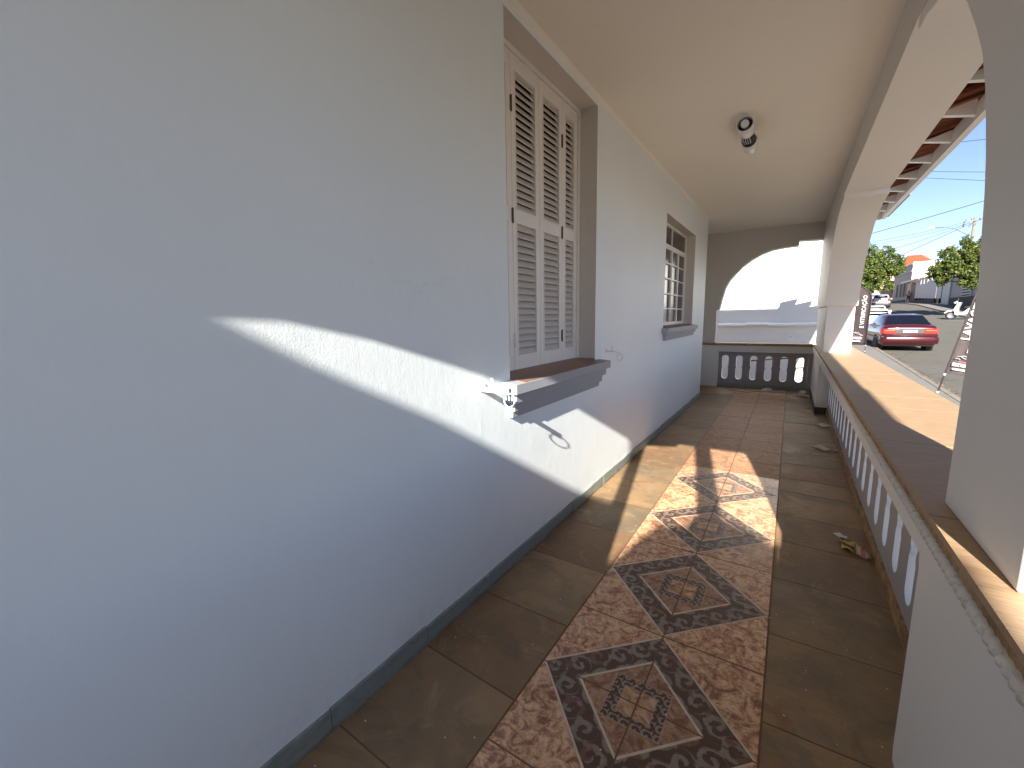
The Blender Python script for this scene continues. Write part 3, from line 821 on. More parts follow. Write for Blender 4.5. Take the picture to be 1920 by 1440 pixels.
scrap('paper_scrap', 'torn white paper slip, larger of two touching slips by the balustrade', 'paper scrap', [(.28, 5.70), (.38, 5.76), (.46, 5.64), (.40, 5.52)], 'paper', .012)
scrap('paper_scrap', 'torn white paper slip, narrower of two touching slips by the balustrade', 'paper scrap', [(.44, 5.55), (.54, 5.64), (.52, 5.68), (.42, 5.50)], 'white_paper', .012)
scrap('paper_scrap', 'thin white sliver just beyond the yellow wrapper', 'paper scrap', [(.34, 3.44), (.37, 3.40), (.41, 3.39), (.42, 3.42), (.38, 3.46)], 'white_paper', .008)
wr = empty('snack_wrapper', 'crumpled yellow and cream snack wrapper on the stone floor', 'wrapper', (.43, 3.27, 0))
def wpiece(name, pts, mat):
    bm = bmesh.new(); A = [bm.verts.new((x - .43, y - 3.27, z)) for x, y, z in pts]; f = bm.faces.new(A)
    r = bmesh.ops.subdivide_edges(bm, edges=bm.edges[:], cuts=4, use_grid_fill=True)
    for v in bm.verts: v.co.z += .009 * math.sin(v.co.x * 90 + v.co.y * 40) + .007 * math.sin(v.co.y * 110 - v.co.x * 30)
    bmesh.ops.solidify(bm, geom=bm.faces[:], thickness=.001)
    mk(name, bm, mat, wr, smooth=True)
wpiece('wrapper_end', [(.352, 3.325, .022), (.375, 3.285, .022), (.378, 3.36, .022), (.36, 3.37, .022)], 'wrap_cream')
wpiece('wrapper_panel', [(.376, 3.30, .02), (.435, 3.26, .025), (.445, 3.285, .03), (.385, 3.34, .02)], 'yellow')
wpiece('wrapper_panel', [(.373, 3.262, .018), (.430, 3.222, .020), (.436, 3.259, .025), (.377, 3.299, .02)], 'wrap_dark')
wpiece('wrapper_panel', [(.368, 3.235, .015), (.440, 3.180, .016), (.431, 3.221, .02), (.373, 3.261, .018)], 'yellow')
wpiece('wrapper_panel', [(.441, 3.181, .016), (.462, 3.165, .02), (.466, 3.26, .03), (.446, 3.284, .03)], 'wrap_cream')
wpiece('wrapper_print', [(.463, 3.165, .02), (.480, 3.150, .022), (.484, 3.245, .03), (.467, 3.259, .03)], 'wrap_red')
wpiece('wrapper_end', [(.481, 3.150, .022), (.508, 3.128, .015), (.512, 3.225, .02), (.485, 3.245, .03)], 'wrap_cream')
# flecks of grit and paint on the floor
bm = bmesh.new()
for i in range(260):
    x = random.uniform(-1.28, .52); y = random.uniform(.6, 7.5) ** 1.0; s = random.uniform(.0010, .0032)
    box(bm, x - s, x + s, y - s * .6, y + s * .6, .0012, .0012 + s * .7)
gr = mk('grit', bm, 'paper'); gr['kind'] = 'stuff'; gr['label'] = 'pale grit and paint flecks scattered over the floor'
# ------------------------------------------------------------------ street terrain
def zt(y):
    y = max(y, -60)
    if y < 50: return -.75 + .031 * y
    if y < 72: return .80 + .0623 * (y - 50)
    if y < 140: return 2.17 + .03 * (y - 72)
    return 4.21 + .012 * (y - 140)
def lerp(tab, y):
    if y <= tab[0][0]: return tab[0][1]
    for (a, b), (c, d) in zip(tab, tab[1:]):
        if y <= c: return b + (d - b) * (y - a) / (c - a)
    return tab[-1][1]
KL = [(-60, 2.95), (26, 3.0), (36, 3.2), (45, 4.0), (68, 7.4), (100, 11), (200, 22)]
KR = [(-60, 12.0), (52, 12.2), (74, 13.0), (100, 15.0), (200, 30)]
HL = [(-60, .92), (30, .92), (45, 1.6), (68, 4.6), (100, 8), (200, 18)]
HR = [(-60, 15.0), (60, 15.0), (74, 15.1), (100, 16.6), (200, 33)]
YS = list(range(-60, 30, 6)) + list(range(30, 110, 3)) + list(range(110, 201, 15))
def strip(name, fa, fb, dz, mat, nx=1, zedge=None, noise=0):
    bm = bmesh.new(); rows = []
    for y in YS:
        a, b = fa(y), fb(y); rows.append([bm.verts.new((a + (b - a) * i / nx, y, zt(y) + dz)) for i in range(nx + 1)])
    for p, q in zip(rows, rows[1:]):
        for i in range(nx): bm.faces.new((p[i], p[i + 1], q[i + 1], q[i]))
    return mk(name, bm, mat)
bm = bmesh.new(); rows = []
for y in [-400, -200, -120] + YS + [300, 500, 900]:
    rows.append([bm.verts.new((x, y, zt(y) - .02 - (.4 if -9.5 < x < .9 and y < 15 else 0))) for x in (-500, -60, -10, -9, .85, .92, 40, 90, 600)])
for p, q in zip(rows, rows[1:]):
    for i in range(8): bm.faces.new((p[i], p[i + 1], q[i + 1], q[i]))
struct(mk('ground', bm, 'soil'))
struct(strip('street', lambda y: lerp(KL, y), lambda y: lerp(KR, y), .0, 'asphalt', 4))
pv = struct(strip('pavement', lambda y: lerp(HL, y) - .35, lambda y: lerp(KL, y) - .12, .11, 'paving', 2))
struct(strip('pavement', lambda y: lerp(KR, y) + .12, lambda y: lerp(HR, y) + .3, .11, 'paving', 2))
for tab, s, nm in ((KL, -1, 0), (KR, 1, 1)):
    bm = bmesh.new(); prev = None
    for y in YS:
        a = lerp(tab, y); o_ = s * .13; z = zt(y)
        cur = [bm.verts.new(p) for p in ((a, y, z - .05), (a, y, z + .10), (a + s * .02, y, z + .122), (a + o_, y, z + .122), (a + o_, y, z))]
        if prev:
            for i in range(4): bm.faces.new((prev[i], prev[i + 1], cur[i + 1], cur[i]))
        prev = cur
    struct(mk('kerb', bm, 'kerb'))
# dirt and dry leaves collected along the gutter
bm = bmesh.new()
for i in range(900):
    y = random.uniform(6, 40); x = lerp(KL, y) + abs(random.gauss(0, .16)) * (1 if random.random() < .8 else -1); s = random.uniform(.015, .05)
    z = zt(y) + (.004 if x > lerp(KL, y) else .125); a = random.uniform(0, 6.3)
    poly(bm, [(x + s * math.cos(a + k * 2.1), y + s * math.sin(a + k * 2.1), z + random.uniform(0, .02)) for k in range(3)])
lf = mk('gutter_leaves', bm, 'capedge'); lf['kind'] = 'stuff'; lf['label'] = 'dry leaves and grit along the street gutter'

# ------------------------------------------------------------------ neighbour wall beyond the end arch
YN = 14.0
nw = empty('neighbour_wall', 'tall sunlit white wall seen through the end arch, with a coping of round tiles', 'wall', (-4, YN, -.7))
def NW(o): o.parent = nw; o.matrix_parent_inverse = Matrix.Translation((4, -YN, .7)); return o
NW(bx('wall', None, 'white_wall', -12, 1.22, YN, YN + .25, -.9, 4.7))
zc_ = 1.22
NW(bx('lower_ledge', None, 'white_wall', -12, .62, YN - .10, YN - .001, -.9, zc_ - .05))
def barrel(L, r):
    bm = bmesh.new(); n = 6
    A = [bm.verts.new((0, -r * math.cos(math.pi * i / n), r * math.sin(math.pi * i / n))) for i in range(n + 1)]
    B = [bm.verts.new((L, -r * .86 * math.cos(math.pi * i / n), r * .86 * math.sin(math.pi * i / n))) for i in range(n + 1)]
    for i in range(n): bm.faces.new((A[i], A[i + 1], B[i + 1], B[i]))
    bm.faces.new(A); bm.faces.new(B[::-1]); return bm
src = None; x = -6.0
while x < .5:
    if src is None: o = mk('coping_tile', barrel(.58, .095), 'white_wall', smooth=False); src = o.data
    else: o = bpy.data.objects.new('coping_tile', src); COL.objects.link(o)
    NW(o); o.location = (x, YN - .115, zc_ - .06 + random.uniform(-.012, .012)); o.rotation_euler = (0, random.uniform(-.02, .02), 0); x += .545
sk = NW(bx('socket_box', None, 'white_metal', -.02, .06, YN - .115, YN - .101, .80, .91)); 
bm = bmesh.new(); box(bm, .005, .03, YN - .119, YN - .1152, .845, .865); mk('socket', bm, 'black', sk).matrix_parent_inverse = Matrix.Identity(4)
# yard handrail seen through the pierced panel
yr = empty('yard_pipe', 'thin cream pipe running along the yard wall below the coping', 'pipe', (-1, 13.2, .15))
bm = bmesh.new(); tube(bm, [(.15, 0, .08), (1.5, 0, .24)], .022, 8); mk('pipe', bm, 'capedge', yr)
bm = bmesh.new(); tube(bm, [(.3, 0, .1), (.3, 0, -1.0)], .02, 8); mk('bracket', bm, 'capedge', yr)

# ------------------------------------------------------------------ foliage
def leaves(name, blobs, n, size, mat, parent, seed=1, shell=.55, flat=1.0):
    rg = random.Random(seed); bm = bmesh.new(); tot = sum(b[3] ** 2 for b in blobs)
    def rdir():
        while True:
            d = Vector((rg.gauss(0, 1), rg.gauss(0, 1), rg.gauss(0, 1)))
            if d.length > .01: return d.normalized()
    for (bx_, by, bz, r) in blobs:
        clumps = [(rdir() * r * rg.uniform(shell, 1.0), r * rg.uniform(.20, .40)) for q in range(26)]
        for i in range(int(n * r * r / tot)):
            cc, cr_ = rg.choice(clumps); d = rdir(); q = cc + d * cr_ * rg.random() ** .35
            p = Vector((bx_ + q.x, by + q.y, bz + q.z * flat))
            nrm = (d + Vector((rg.gauss(0, .6), rg.gauss(0, .6), rg.gauss(0, .6) + .5))).normalized()
            t = nrm.cross(Vector((rg.gauss(0, 1), rg.gauss(0, 1), rg.gauss(0, 1)))).normalized(); b2 = nrm.cross(t)
            s = size * rg.uniform(.6, 1.5)
            vs = [bm.verts.new(p + t * s * a + b2 * s * b + nrm * s * c) for a, b, c in ((-.5, 0, 0), (-.1, .32, .06), (.5, 0, -.1), (-.1, -.32, .06))]
            bm.faces.new(vs)
    me = bpy.data.meshes.new(name); bm.to_mesh(me); bm.free(); me.materials.append(M[mat])
    o = bpy.data.objects.new(name, me); COL.objects.link(o); o.parent = parent; return o
def tree(label, base, blobs, n, size, mat, seed, group):
    t = empty('street_tree', label, 'tree', base, group); B = Vector(base)
    rel = [(x - B.x, y - B.y, z - B.z, r) for x, y, z, r in blobs]
    leaves('crown', rel, n, size, mat, t, seed)
    cz = sum(b[2] for b in rel) / len(rel); bm = bmesh.new()
    tube(bm, [(0, 0, -.2), (.05, 0, .8), (.02, .05, cz * .55), (0, 0, cz * .7)], [.20, .16, .13, .1], 8)
    for b in rel: tube(bm, [(0, 0, cz * .55), (b[0] * .4, b[1] * .4, cz * .55 + (b[2] - cz * .55) * .6), (b[0], b[1], b[2])], [.09, .06, .02], 6)
    mk('trunk', bm, 'bark', t, smooth=True); return t
def PXB(u, v, y, r): p = aty(u, v, y); return (p.x, p.y, p.z, r)
yl = 62
tree('round light green street tree on the left kerb behind the parked cars', (6.7, yl, zt(yl)),
     [PXB(1650, 495, yl, 1.7), PXB(1672, 497, yl - .5, 1.05), PXB(1625, 485, yl, 1.5), PXB(1635, 530, yl - 1, 1.0), PXB(1660, 478, yl, .9), PXB(1655, 530, yl + .4, .95), PXB(1683, 505, yl, .65), PXB(1600, 505, yl, 1.9), PXB(1615, 538, yl, 1.0), PXB(1645, 510, yl, 1.3)], 19000, .19, 'leaf', 3, 'street trees')
yr_ = 51
tree('large dense green street tree on the right kerb, next to the utility pole', (aty(1852, 560, yr_).x, yr_, zt(yr_)),
     [PXB(1805, 492, yr_, 1.45), PXB(1775, 505, yr_, 1.05), PXB(1825, 462, yr_, 1.05), PXB(1755, 508, yr_, .65), PXB(1795, 520, yr_ - .5, .75), PXB(1835, 520, yr_ - .5, .9), PXB(1845, 480, yr_, 1.4), PXB(1780, 480, yr_ + .3, .75), PXB(1820, 530, yr_, .55), PXB(1765, 525, yr_, .5), PXB(1800, 500, yr_, 1.0)], 21000, .16, 'leaf2', 5, 'street trees')
gp = empty('garden_plant', 'small leafy green plant in the side yard behind the end balustrade', 'plant', (.62, 12.2, -.6))
leaves('foliage', [(0, 0, .75, .22), (.05, 0, .45, .25), (-.08, 0, .95, .16), (.12, .05, 1.05, .14)], 260, .10, 'leaf3', gp, 9, .1, 1.5)
bm = bmesh.new(); tube(bm, [(0, 0, 0), (.02, 0, .5), (0, 0, 1.1)], [.015, .012, .005], 5); mk('stem', bm, 'bark', gp)

# ------------------------------------------------------------------ vehicles
def loft(bm, secs, mi=0, cap=True):
    rings = []
    for y, prof in secs:
        half = [(x, z) for x, z in prof]; full = [(x, z) for x, z in half] + [(-x, z) for x, z in half[::-1]]
        rings.append([bm.verts.new((x, y, z)) for x, z in full])
    n = len(rings[0])
    for A, B in zip(rings, rings[1:]):
        for i in range(n): f = bm.faces.new((A[i], A[(i + 1) % n], B[(i + 1) % n], B[i])); f.material_index = mi; f.smooth = True
    if cap: bm.faces.new(rings[0]); bm.faces.new(rings[-1][::-1])
def bodysec(w, zb, ztp): 
    h = ztp - zb
    return [(w * .86, zb), (w * .97, zb + h * .12), (w, zb + h * .40), (w * .985, zb + h * .66), (w * .93, zb + h * .90), (w * .84, ztp), (w * .4, ztp + .012)]
def cabsec(wb, wt, zb, ztp):
    h = ztp - zb
    return [(wb, zb), (wb * .97 + wt * .03, zb + h * .2), (wb * .35 + wt * .65, zb + h * .72), (wt, zb + h * .92), (wt * .86, ztp), (wt * .4, ztp + .012)]
def wheel(parent, x, y, r, w=.19):
    bm = bmesh.new(); s = 20; pr = [(-w / 2, r * .62), (-w / 2, r * .93), (-w * .36, r), (w * .36, r), (w / 2, r * .93), (w / 2, r * .62)]
    rings = [[bm.verts.new((px, q * math.cos(t * 2 * math.pi / s), q * math.sin(t * 2 * math.pi / s))) for t in range(s)] for px, q in pr]
    for A, B in zip(rings, rings[1:]):
        for i in range(s): f = bm.faces.new((A[i], A[(i + 1) % s], B[(i + 1) % s], B[i])); f.smooth = True
    o = mk('wheel', bm, 'tyre', parent); o.location = (x, y, r)
    bm = bmesh.new()
    for sd in (-1, 1):
        c = bm.verts.new((sd * w * .28, 0, 0)); ring = [bm.verts.new((sd * w * .44, r * .62 * math.cos(t * 2 * math.pi / 10), r * .62 * math.sin(t * 2 * math.pi / 10))) for t in range(10)]
        for i in range(10): bm.faces.new((c, ring[i], ring[(i + 1) % 10]))
    mk('rim', bm, 'rim', o); return o
STY = {
 'sedan': dict(L=4.45, W=.855, body=[(0, .76, .36, .90), (.03, .81, .30, .985), (.12, .84, .24, 1.02), (.5, .855, .2, 1.03), (1.2, .86, .18, .985), (2.3, .86, .18, .95), (3.2, .855, .18, .93), (3.8, .83, .2, .86), (4.25, .76, .26, .74), (4.45, .62, .36, .62)],
   cab=[(.40, .72, .70, 1.0, 1.02), (.62, .74, .63, .98, 1.18), (.98, .76, .57, .95, 1.375), (1.5, .77, .575, .93, 1.415), (2.1, .77, .57, .93, 1.40), (2.5, .76, .56, .92, 1.34), (3.2, .72, .66, .91, .93)],
   rear=[(.44, 1.05), (.95, 1.36)], rw=(.66, .52), r=.30, wy=(.86, 3.5)),
 'hatch': dict(L=3.9, W=.84, body=[(0, .76, .36, .86), (.04, .81, .28, .95), (.2, .84, .22, .99), (1.2, .85, .18, .96), (2.3, .85, .18, .94), (3.0, .83, .18, .90), (3.6, .76, .24, .76), (3.9, .62, .36, .6)],
   cab=[(.04, .70, .66, .95, .98), (.20, .74, .60, .93, 1.25), (.42, .76, .57, .93, 1.40), (1.2, .77, .575, .92, 1.45), (1.8, .76, .57, .92, 1.42), (2.1, .75, .56, .91, 1.35), (2.8, .70, .64, .9, .92)],
   rear=[(.10, 1.05), (.32, 1.33)], rw=(.60, .52), r=.29, wy=(.62, 3.05)),
 'suv': dict(L=4.2, W=.89, body=[(0, .80, .42, .92), (.05, .85, .34, 1.04), (.2, .88, .28, 1.08), (1.2, .895, .24, 1.06), (2.4, .895, .24, 1.04), (3.2, .88, .24, 1.0), (3.9, .80, .30, .86), (4.2, .66, .42, .7)],
   cab=[(.06, .76, .70, 1.04, 1.08), (.24, .78, .66, 1.03, 1.38), (.44, .80, .62, 1.02, 1.55), (1.3, .81, .62, 1.02, 1.62), (2.0, .80, .61, 1.02, 1.58), (2.3, .79, .60, 1.01, 1.50), (3.0, .74, .68, 1.0, 1.02)],
   rear=[(.13, 1.15), (.36, 1.47)], rw=(.64, .56), r=.34, wy=(.72, 3.3))}
def car(name, label, style, paint, loc, rz_=0, group=None):
    st = STY[style]; c = empty(name, label, 'car', loc, group); c.rotation_euler = (math.atan(.031), 0, rz_)
    bm = bmesh.new(); loft(bm, [(y, bodysec(w, a, b)) for y, w, a, b in st['body']]); body = mk('body', bm, paint, c, smooth=True)
    bm = bmesh.new(); loft(bm, [(y, cabsec(wb, wt, a, b)) for y, wb, wt, a, b in st['cab']]); mk('roof', bm, paint, c, smooth=True)
    (ya, za), (yb, zb) = st['rear']; wa, wb = st['rw']
    def panel(nm, pts, off, mat='carglass'):
        bm = bmesh.new(); nn = (Vector(pts[1]) - Vector(pts[0])).cross(Vector(pts[2]) - Vector(pts[0])).normalized(); f = poly(bm, [Vector(p) for p in pts])
        bmesh.ops.solidify(bm, geom=[f], thickness=.02)
        o = mk(nm, bm, mat, c); o.location = off; return o
    cab = st['cab']
    def surf(y, t):     # point on cabin side at station y, height fraction t
        for a, b in zip(cab, cab[1:]):
            if a[0] <= y <= b[0]:
                k = (y - a[0]) / (b[0] - a[0]); v = [a[i] + (b[i] - a[i]) * k for i in range(5)]
                h = v[4] - v[3]; z = v[3] + h * t
                x = v[1] + (v[2] - v[1]) * min(1, (t / .92)) ** 1.0; return x, z
    e = .012
    # rear window following the slope
    y0, y1 = ya, yb; z0 = surf(y0, 1)[1]; z1 = surf(y1, 1)[1]
    panel('rear_window', [(-wa, y0, z0), (wa, y0, z0), (wb, y1, z1), (-wb, y1, z1)], (0, -.022, .028))
    f = cab[-1][0]; g = cab[-2][0]
    panel('windscreen', [(-.60, f - .12, cab[-1][4] + .07), (.60, f - .12, cab[-1][4] + .07), (.50, g + .08, cab[-2][4] - .04), (-.50, g + .08, cab[-2][4] - .04)], (0, .02, .03))
    for sd in (-1, 1):
        for (a, b) in ((yb + .02, (yb + g) / 2 - .05), ((yb + g) / 2 + .03, g + .05)):
            ps = []
            for y, t in ((a - .12 if a == yb + .02 else a, .28), (b, .25), (b, .86), (a + (.12 if a == yb + .02 else 0), .84)):
                q = surf(y, t); ps.append((sd * (q[0] * 1.0 + .012), y, q[1]))
            if b > g: ps[1] = (ps[1][0], b + .45, ps[1][2]); q = surf(b + .45, .25) or surf(b, .25); ps[1] = (sd * (q[0] + .012), b + .45, surf(b, .25)[1])
            bm = bmesh.new(); poly(bm, ps); bmesh.ops.solidify(bm, geom=bm.faces[:], thickness=.012); mk('side_window', bm, 'carglass', c)
    W = st['W']; hi = st['body'][1][3]
    for sd in (-1, 1):
        bm = bmesh.new()
        if style == 'sedan':
            prism(bm, [(sd * .42, -.022), (sd * .78, -.012), (sd * .845, .14), (sd * .72, .14)], 'z', hi - .245, hi - .075)
            o = mk('tail_light', bm, 'red_lens', c)
            bm = bmesh.new(); box(bm, min(sd * .44, sd * .74), max(sd * .44, sd * .74), -.027, -.018, hi - .150, hi - .125); mk('lens_band', bm, 'amber_lens', o)
        else:
            zt_ = hi + (.02 if style == 'hatch' else .05)
            prism(bm, [(sd * .62, -.02), (sd * .80, .0), (sd * .85, .16), (sd * .70, .12)], 'z', zt_ - .26, zt_ + .08)
            o = mk('tail_light', bm, 'red_lens', c)
        bm = bmesh.new(); box(bm, min(sd * .84, sd * .98), max(sd * .84, sd * .98), g + .02, g + .12, hi - .02, hi + .12); mk('mirror', bm, paint, c)
    zp = hi - .21 if style == 'sedan' else .62
    if style == 'sedan':
        mk('plate_recess', (lambda b: (box(b, -.41, .41, -.012, .05, hi - .24, hi - .09), b)[1])(bmesh.new()), 'bumper', c)
    bm = bmesh.new(); box(bm, -.21, .21, -.03, -.013, zp, zp + .10); o = mk('number_plate', bm, 'plate', c)
    bm = bmesh.new(); box(bm, -.21, .21, -.032, -.0301, zp + .078, zp + .10); mk('plate_band', bm, 'plate_blue', o)
    bm = bmesh.new(); loft(bm, [(-.10, [(.66, .42), (.70, .50), (.66, .60), (.2, .61)]), (-.04, [(.80, .36), (.84, .50), (.80, .64), (.2, .645)]), (.10, [(.86, .32), (.88, .50), (.85, .65), (.2, .66)]), (.5, [(.80, .30), (.865, .45), (.80, .6), (.2, .6)])])
    mk('bumper', bm, paint if style == 'sedan' else ('bumper' if style == 'suv' else paint), c, smooth=True)
    bm = bmesh.new(); box(bm, -.84, .84, -.055, .05, .595, .625); mk('bumper_strip', bm, 'bumper', c)
    for sd in (-1, 1):
        bm = bmesh.new(); box(bm, min(sd * (W - .01), sd * (W + .012)), max(sd * (W - .01), sd * (W + .012)), .45, st['L'] - .7, .52, .57); mk('side_strip', bm, 'bumper', c)
        for y in st['wy']:
            bm = bmesh.new(); s = 18; r = st['r'] + .055
            ring = [(y + r * math.cos(t * 2 * math.pi / s), st['r'] + r * math.sin(t * 2 * math.pi / s)) for t in range(s)]
            prism(bm, ring, 'x', sd * (W - .20), sd * (W + .004)); mk('wheel_arch', bm, 'black', c)
            wheel(c, sd * (W - .085), y, st['r'])
    return c
car('parked_car', 'wine red saloon parked on the street, rear and number plate facing the porch', 'sedan', 'red', (3.84, 22.0, zt(22.0) - .02), .06)
car('parked_car', 'white hatchback parked just ahead of the red saloon, nearest of the white cars', 'hatch', 'white_car', (3.75, 30.0, zt(30)), -.06)
car('parked_car', 'boxy white car partly behind the left flag, roof above the red saloon', 'hatch', 'white_car', (4.72, 38.5, zt(38.5)), -.12)
car('parked_car', 'silver white car with red tail lights parked far up the street, rightmost of its row', 'suv', 'silver', (8.75, 67, zt(67)), -.16)
car('parked_car', 'dark grey car far up the street, left of the silver one', 'hatch', 'darkcar', (7.3, 68, zt(68)), -.16)
car('parked_car', 'white car far up the street, leftmost under the tree', 'hatch', 'white_car', (6.0, 66, zt(66)), -.16)
car('parked_car', 'white car beyond the dark grey one, half hidden in the far row', 'suv', 'white_car', (9.0, 75, zt(75)), -.16)

sc = empty('scooter', 'white scooter parked beside the right kerb behind the flag', 'scooter', (aty(1811, 590, 48).x, 48, zt(48)))
sc.rotation_euler = (0, 0, math.radians(66)); sc.scale = (1.35, 1.35, 1.35)
for y in (-.6, .62):
    wheel(sc, 0, y, .25, .1)
def part(name, mat, fn, smooth=False): bm = bmesh.new(); fn(bm); return mk(name, bm, mat, sc, smooth=smooth)
part('body', 'white_car', lambda b: loft(b, [(-.85, [(.05, .55), (.08, .62), (.04, .70)]), (-.5, [(.14, .40), (.17, .58), (.12, .74)]), (-.1, [(.15, .32), (.17, .5), (.12, .68)]), (.12, [(.12, .26), (.14, .34), (.1, .42)]), (.35, [(.12, .26), (.14, .32), (.1, .38)])]), True)
part('leg_shield', 'white_car', lambda b: (prism(b, [(.30, .26), (.42, .30), (.50, .62), (.36, .98), (.24, 1.02), (.34, .62)], 'x', -.20, .20)))
part('fork', 'bumper', lambda b: tube(b, [(.09, .62, .25), (.09, .40, .80)], .025, 6))
part('front_mudguard', 'white_car', lambda b: prism(b, [(.40, .46), (.52, .56), (.75, .56), (.92, .42), (.88, .38), (.72, .50), (.55, .50)], 'x', -.07, .07))
part('seat', 'bumper', lambda b: loft(b, [(-.75, [(.06, .74), (.08, .78), (.04, .80)]), (-.3, [(.13, .72), (.14, .79), (.08, .83)]), (.08, [(.09, .66), (.10, .72), (.05, .76)])]), True)
part('handlebar', 'bumper', lambda b: tube(b, [(-.34, .30, 1.02), (-.1, .42, .98), (.1, .42, .98), (.34, .30, 1.02)], .02, 6))
part('headlight', 'lampglass', lambda b: loft(b, [(.42, [(.10, .92), (.13, 1.02), (.06, 1.10)]), (.56, [(.06, .95), (.08, 1.02), (.04, 1.07)])]), True)
part('mirror', 'bumper', lambda b: (tube(b, [(-.25, .33, 1.02), (-.30, .34, 1.2)], .01, 5), box(b, -.36, -.24, .33, .35, 1.18, 1.26)))

# ------------------------------------------------------------------ feather flags
def text_mesh(s, size, mat, parent, mtx, name='lettering', bold=.012):
    cu = bpy.data.curves.new('t', 'FONT'); cu.body = s; cu.size = size; cu.offset = bold; cu.extrude = .002; cu.align_x = 'LEFT'; cu.resolution_u = 3
    t = bpy.data.objects.new('t', cu); COL.objects.link(t); bpy.context.view_layer.update()
    me = bpy.data.meshes.new_from_object(t.evaluated_get(bpy.context.evaluated_depsgraph_get())); bpy.data.objects.remove(t)
    me.name = name; me.materials.clear(); me.materials.append(M[mat]); me.transform(mtx)
    o = bpy.data.objects.new(name, me); COL.objects.link(o); o.parent = parent; return o
def flag(label, base, H_, W_, mat, lines, tilt, side, yaw=0, h0=.62, em=.62):
    """pole at local x=0; cloth on the side +x (side=1) or -x"""
    fl = empty('feather_flag', label, 'flag', base, 'feather flags along the pavement'); fl.rotation_euler = (0, tilt, yaw)
    n = 22
    def px(t): return side * (.0 if t < .78 else .0 + W_ * .85 * ((t - .78) / .22) ** 2.2)
    def edge(t): return side * W_ * (1 if t < .72 else math.sqrt(max(0, 1 - ((t - .72) / .28) ** 2)) * .10 + .90 if t < .999 else .9) 
    def wv(x, z): return .025 * math.sin(z * 3.1 + x * 5) + .015 * math.sin(z * 7 - x * 9)
    bm = bmesh.new(); rows = []
    for i in range(n + 1):
        t = i / n; z = h0 + t * H_; a, b = px(t), edge(t)
        rows.append([bm.verts.new((a + (b - a) * k / 6, wv(a + (b - a) * k / 6, z), z)) for k in range(7)])
    for A, B in zip(rows, rows[1:]):
        for k in range(6): bm.faces.new((A[k], A[k + 1], B[k + 1], B[k]))
    bmesh.ops.solidify(bm, geom=bm.faces[:], thickness=.006)
    mk('cloth', bm, mat, fl, smooth=True)
    bm = bmesh.new(); tube(bm, [(-.012 * side, 0, -.05), (-.012 * side, 0, h0 + H_ * .78)] + [(px(.78 + .22 * k / 6) - .012 * side, 0, h0 + H_ * (.78 + .22 * k / 6)) for k in range(1, 7)], .012, 6); mk('pole', bm, 'bumper', fl)
    for z in (h0 - .02, h0 * .62):
        bm = bmesh.new(); tube(bm, [(-.012 * side, 0, z - .02), (-.012 * side, 0, z + .02)], .017, 8); mk('pole_clip', bm, 'print_white', fl)
    bm = bmesh.new(); box(bm, -.20, .20, -.02, .02, 0, .03); box(bm, -.02, .02, -.20, .20, .0305, .06); mk('foot', bm, 'steel', fl)
    x0 = 0 if side > 0 else -W_
    Lx = Matrix.Rotation(math.radians(90), 4, 'X')      # text into the x-z plane, read from -y
    for s, xo, zo, sz_ in lines:
        text_mesh(s, sz_, 'print_white', fl, Matrix.Translation((x0 + xo, -.045, h0 + zo)) @ Lx @ Matrix.Rotation(math.radians(90), 4, 'Z'), bold=.006 * sz_ / .2)
    # car emblem: roof line, bonnet line, two arches
    u = em; bm = bmesh.new(); z0 = h0 + .33 * em / .62
    def L_(pts, r): tube(bm, [(x0 + x * u, -.045, z0 + z * u) for x, z in pts], r * u, 6)
    L_([(.05, .05), (.09, .14), (.18, .15), (.30, .09), (.44, .05), (.56, .02), (.58, -.03)], .012)
    L_([(.14, .14), (.24, .18), (.34, .165), (.45, .08)], .012); L_([(.05, .05), (.11, .08), (.17, .06), (.20, .02)], .010); L_([(.45, -.01), (.50, .02), (.55, .0)], .010)
    mk('car_emblem', bm, 'print_white', fl)
    bm = bmesh.new()      # small pink line of print, too small to read
    for k in range(10):
        if k != 6: box(bm, x0 + (.16 + k * .034) * u, x0 + (.16 + k * .034 + .022 + .006 * (k % 2)) * u, -.047, -.043, z0 - .065 * u, z0 - .025 * u)
    mk('small_print', bm, 'print_pink', fl)
    bm = bmesh.new(); rg = random.Random(3); xx = .04
    while xx < .56:      # illegible heavy block lettering
        w_ = rg.uniform(.040, .060); q = rg.random()
        X0, X1, Z0, Z1 = x0 + xx * u, x0 + (xx + w_) * u, z0 - .22 * u, z0 - .095 * u
        box(bm, X0, X0 + (X1 - X0) * .36, -.047, -.043, Z0, Z1); box(bm, X0 + (X1 - X0) * .37, X1, -.047, -.043, Z1 - (Z1 - Z0) * .3, Z1)
        if q < .7: box(bm, X0 + (X1 - X0) * .66, X1, -.047, -.043, Z0, Z1 - (Z1 - Z0) * .31)
        if q > .4: box(bm, X0 + (X1 - X0) * .37, X0 + (X1 - X0) * .65, -.047, -.043, Z0, Z0 + (Z1 - Z0) * .28)
        xx += w_ + .008
    mk('block_print', bm, 'print_white', fl)
    bm = bmesh.new(); box(bm, x0 + .08 * u, x0 + .50 * u, -.047, -.043, z0 - .36 * u, z0 - .29 * u); mk('print_bar', bm, 'print_white', fl)
    return fl
yF = 9.5; b = aty(1756, 745, yF); tl = math.radians(10); gz = zt(yF) + .11; cb = aty(1769, 700, yF)
flag('near mauve feather flag beside the near pillar, lettered LAVAGEM', (b.x - math.tan(tl) * (b.z - gz), yF, gz), 2.5, .62, 'flag_r', [('LAVAGEM', .105, .56, .150), ('E HIGIENIZAÇÃO', .225, .36, .142)], tl, 1, h0=(cb.z - gz) / math.cos(tl), em=.44)
b = aty(1618, 678, 19.0)
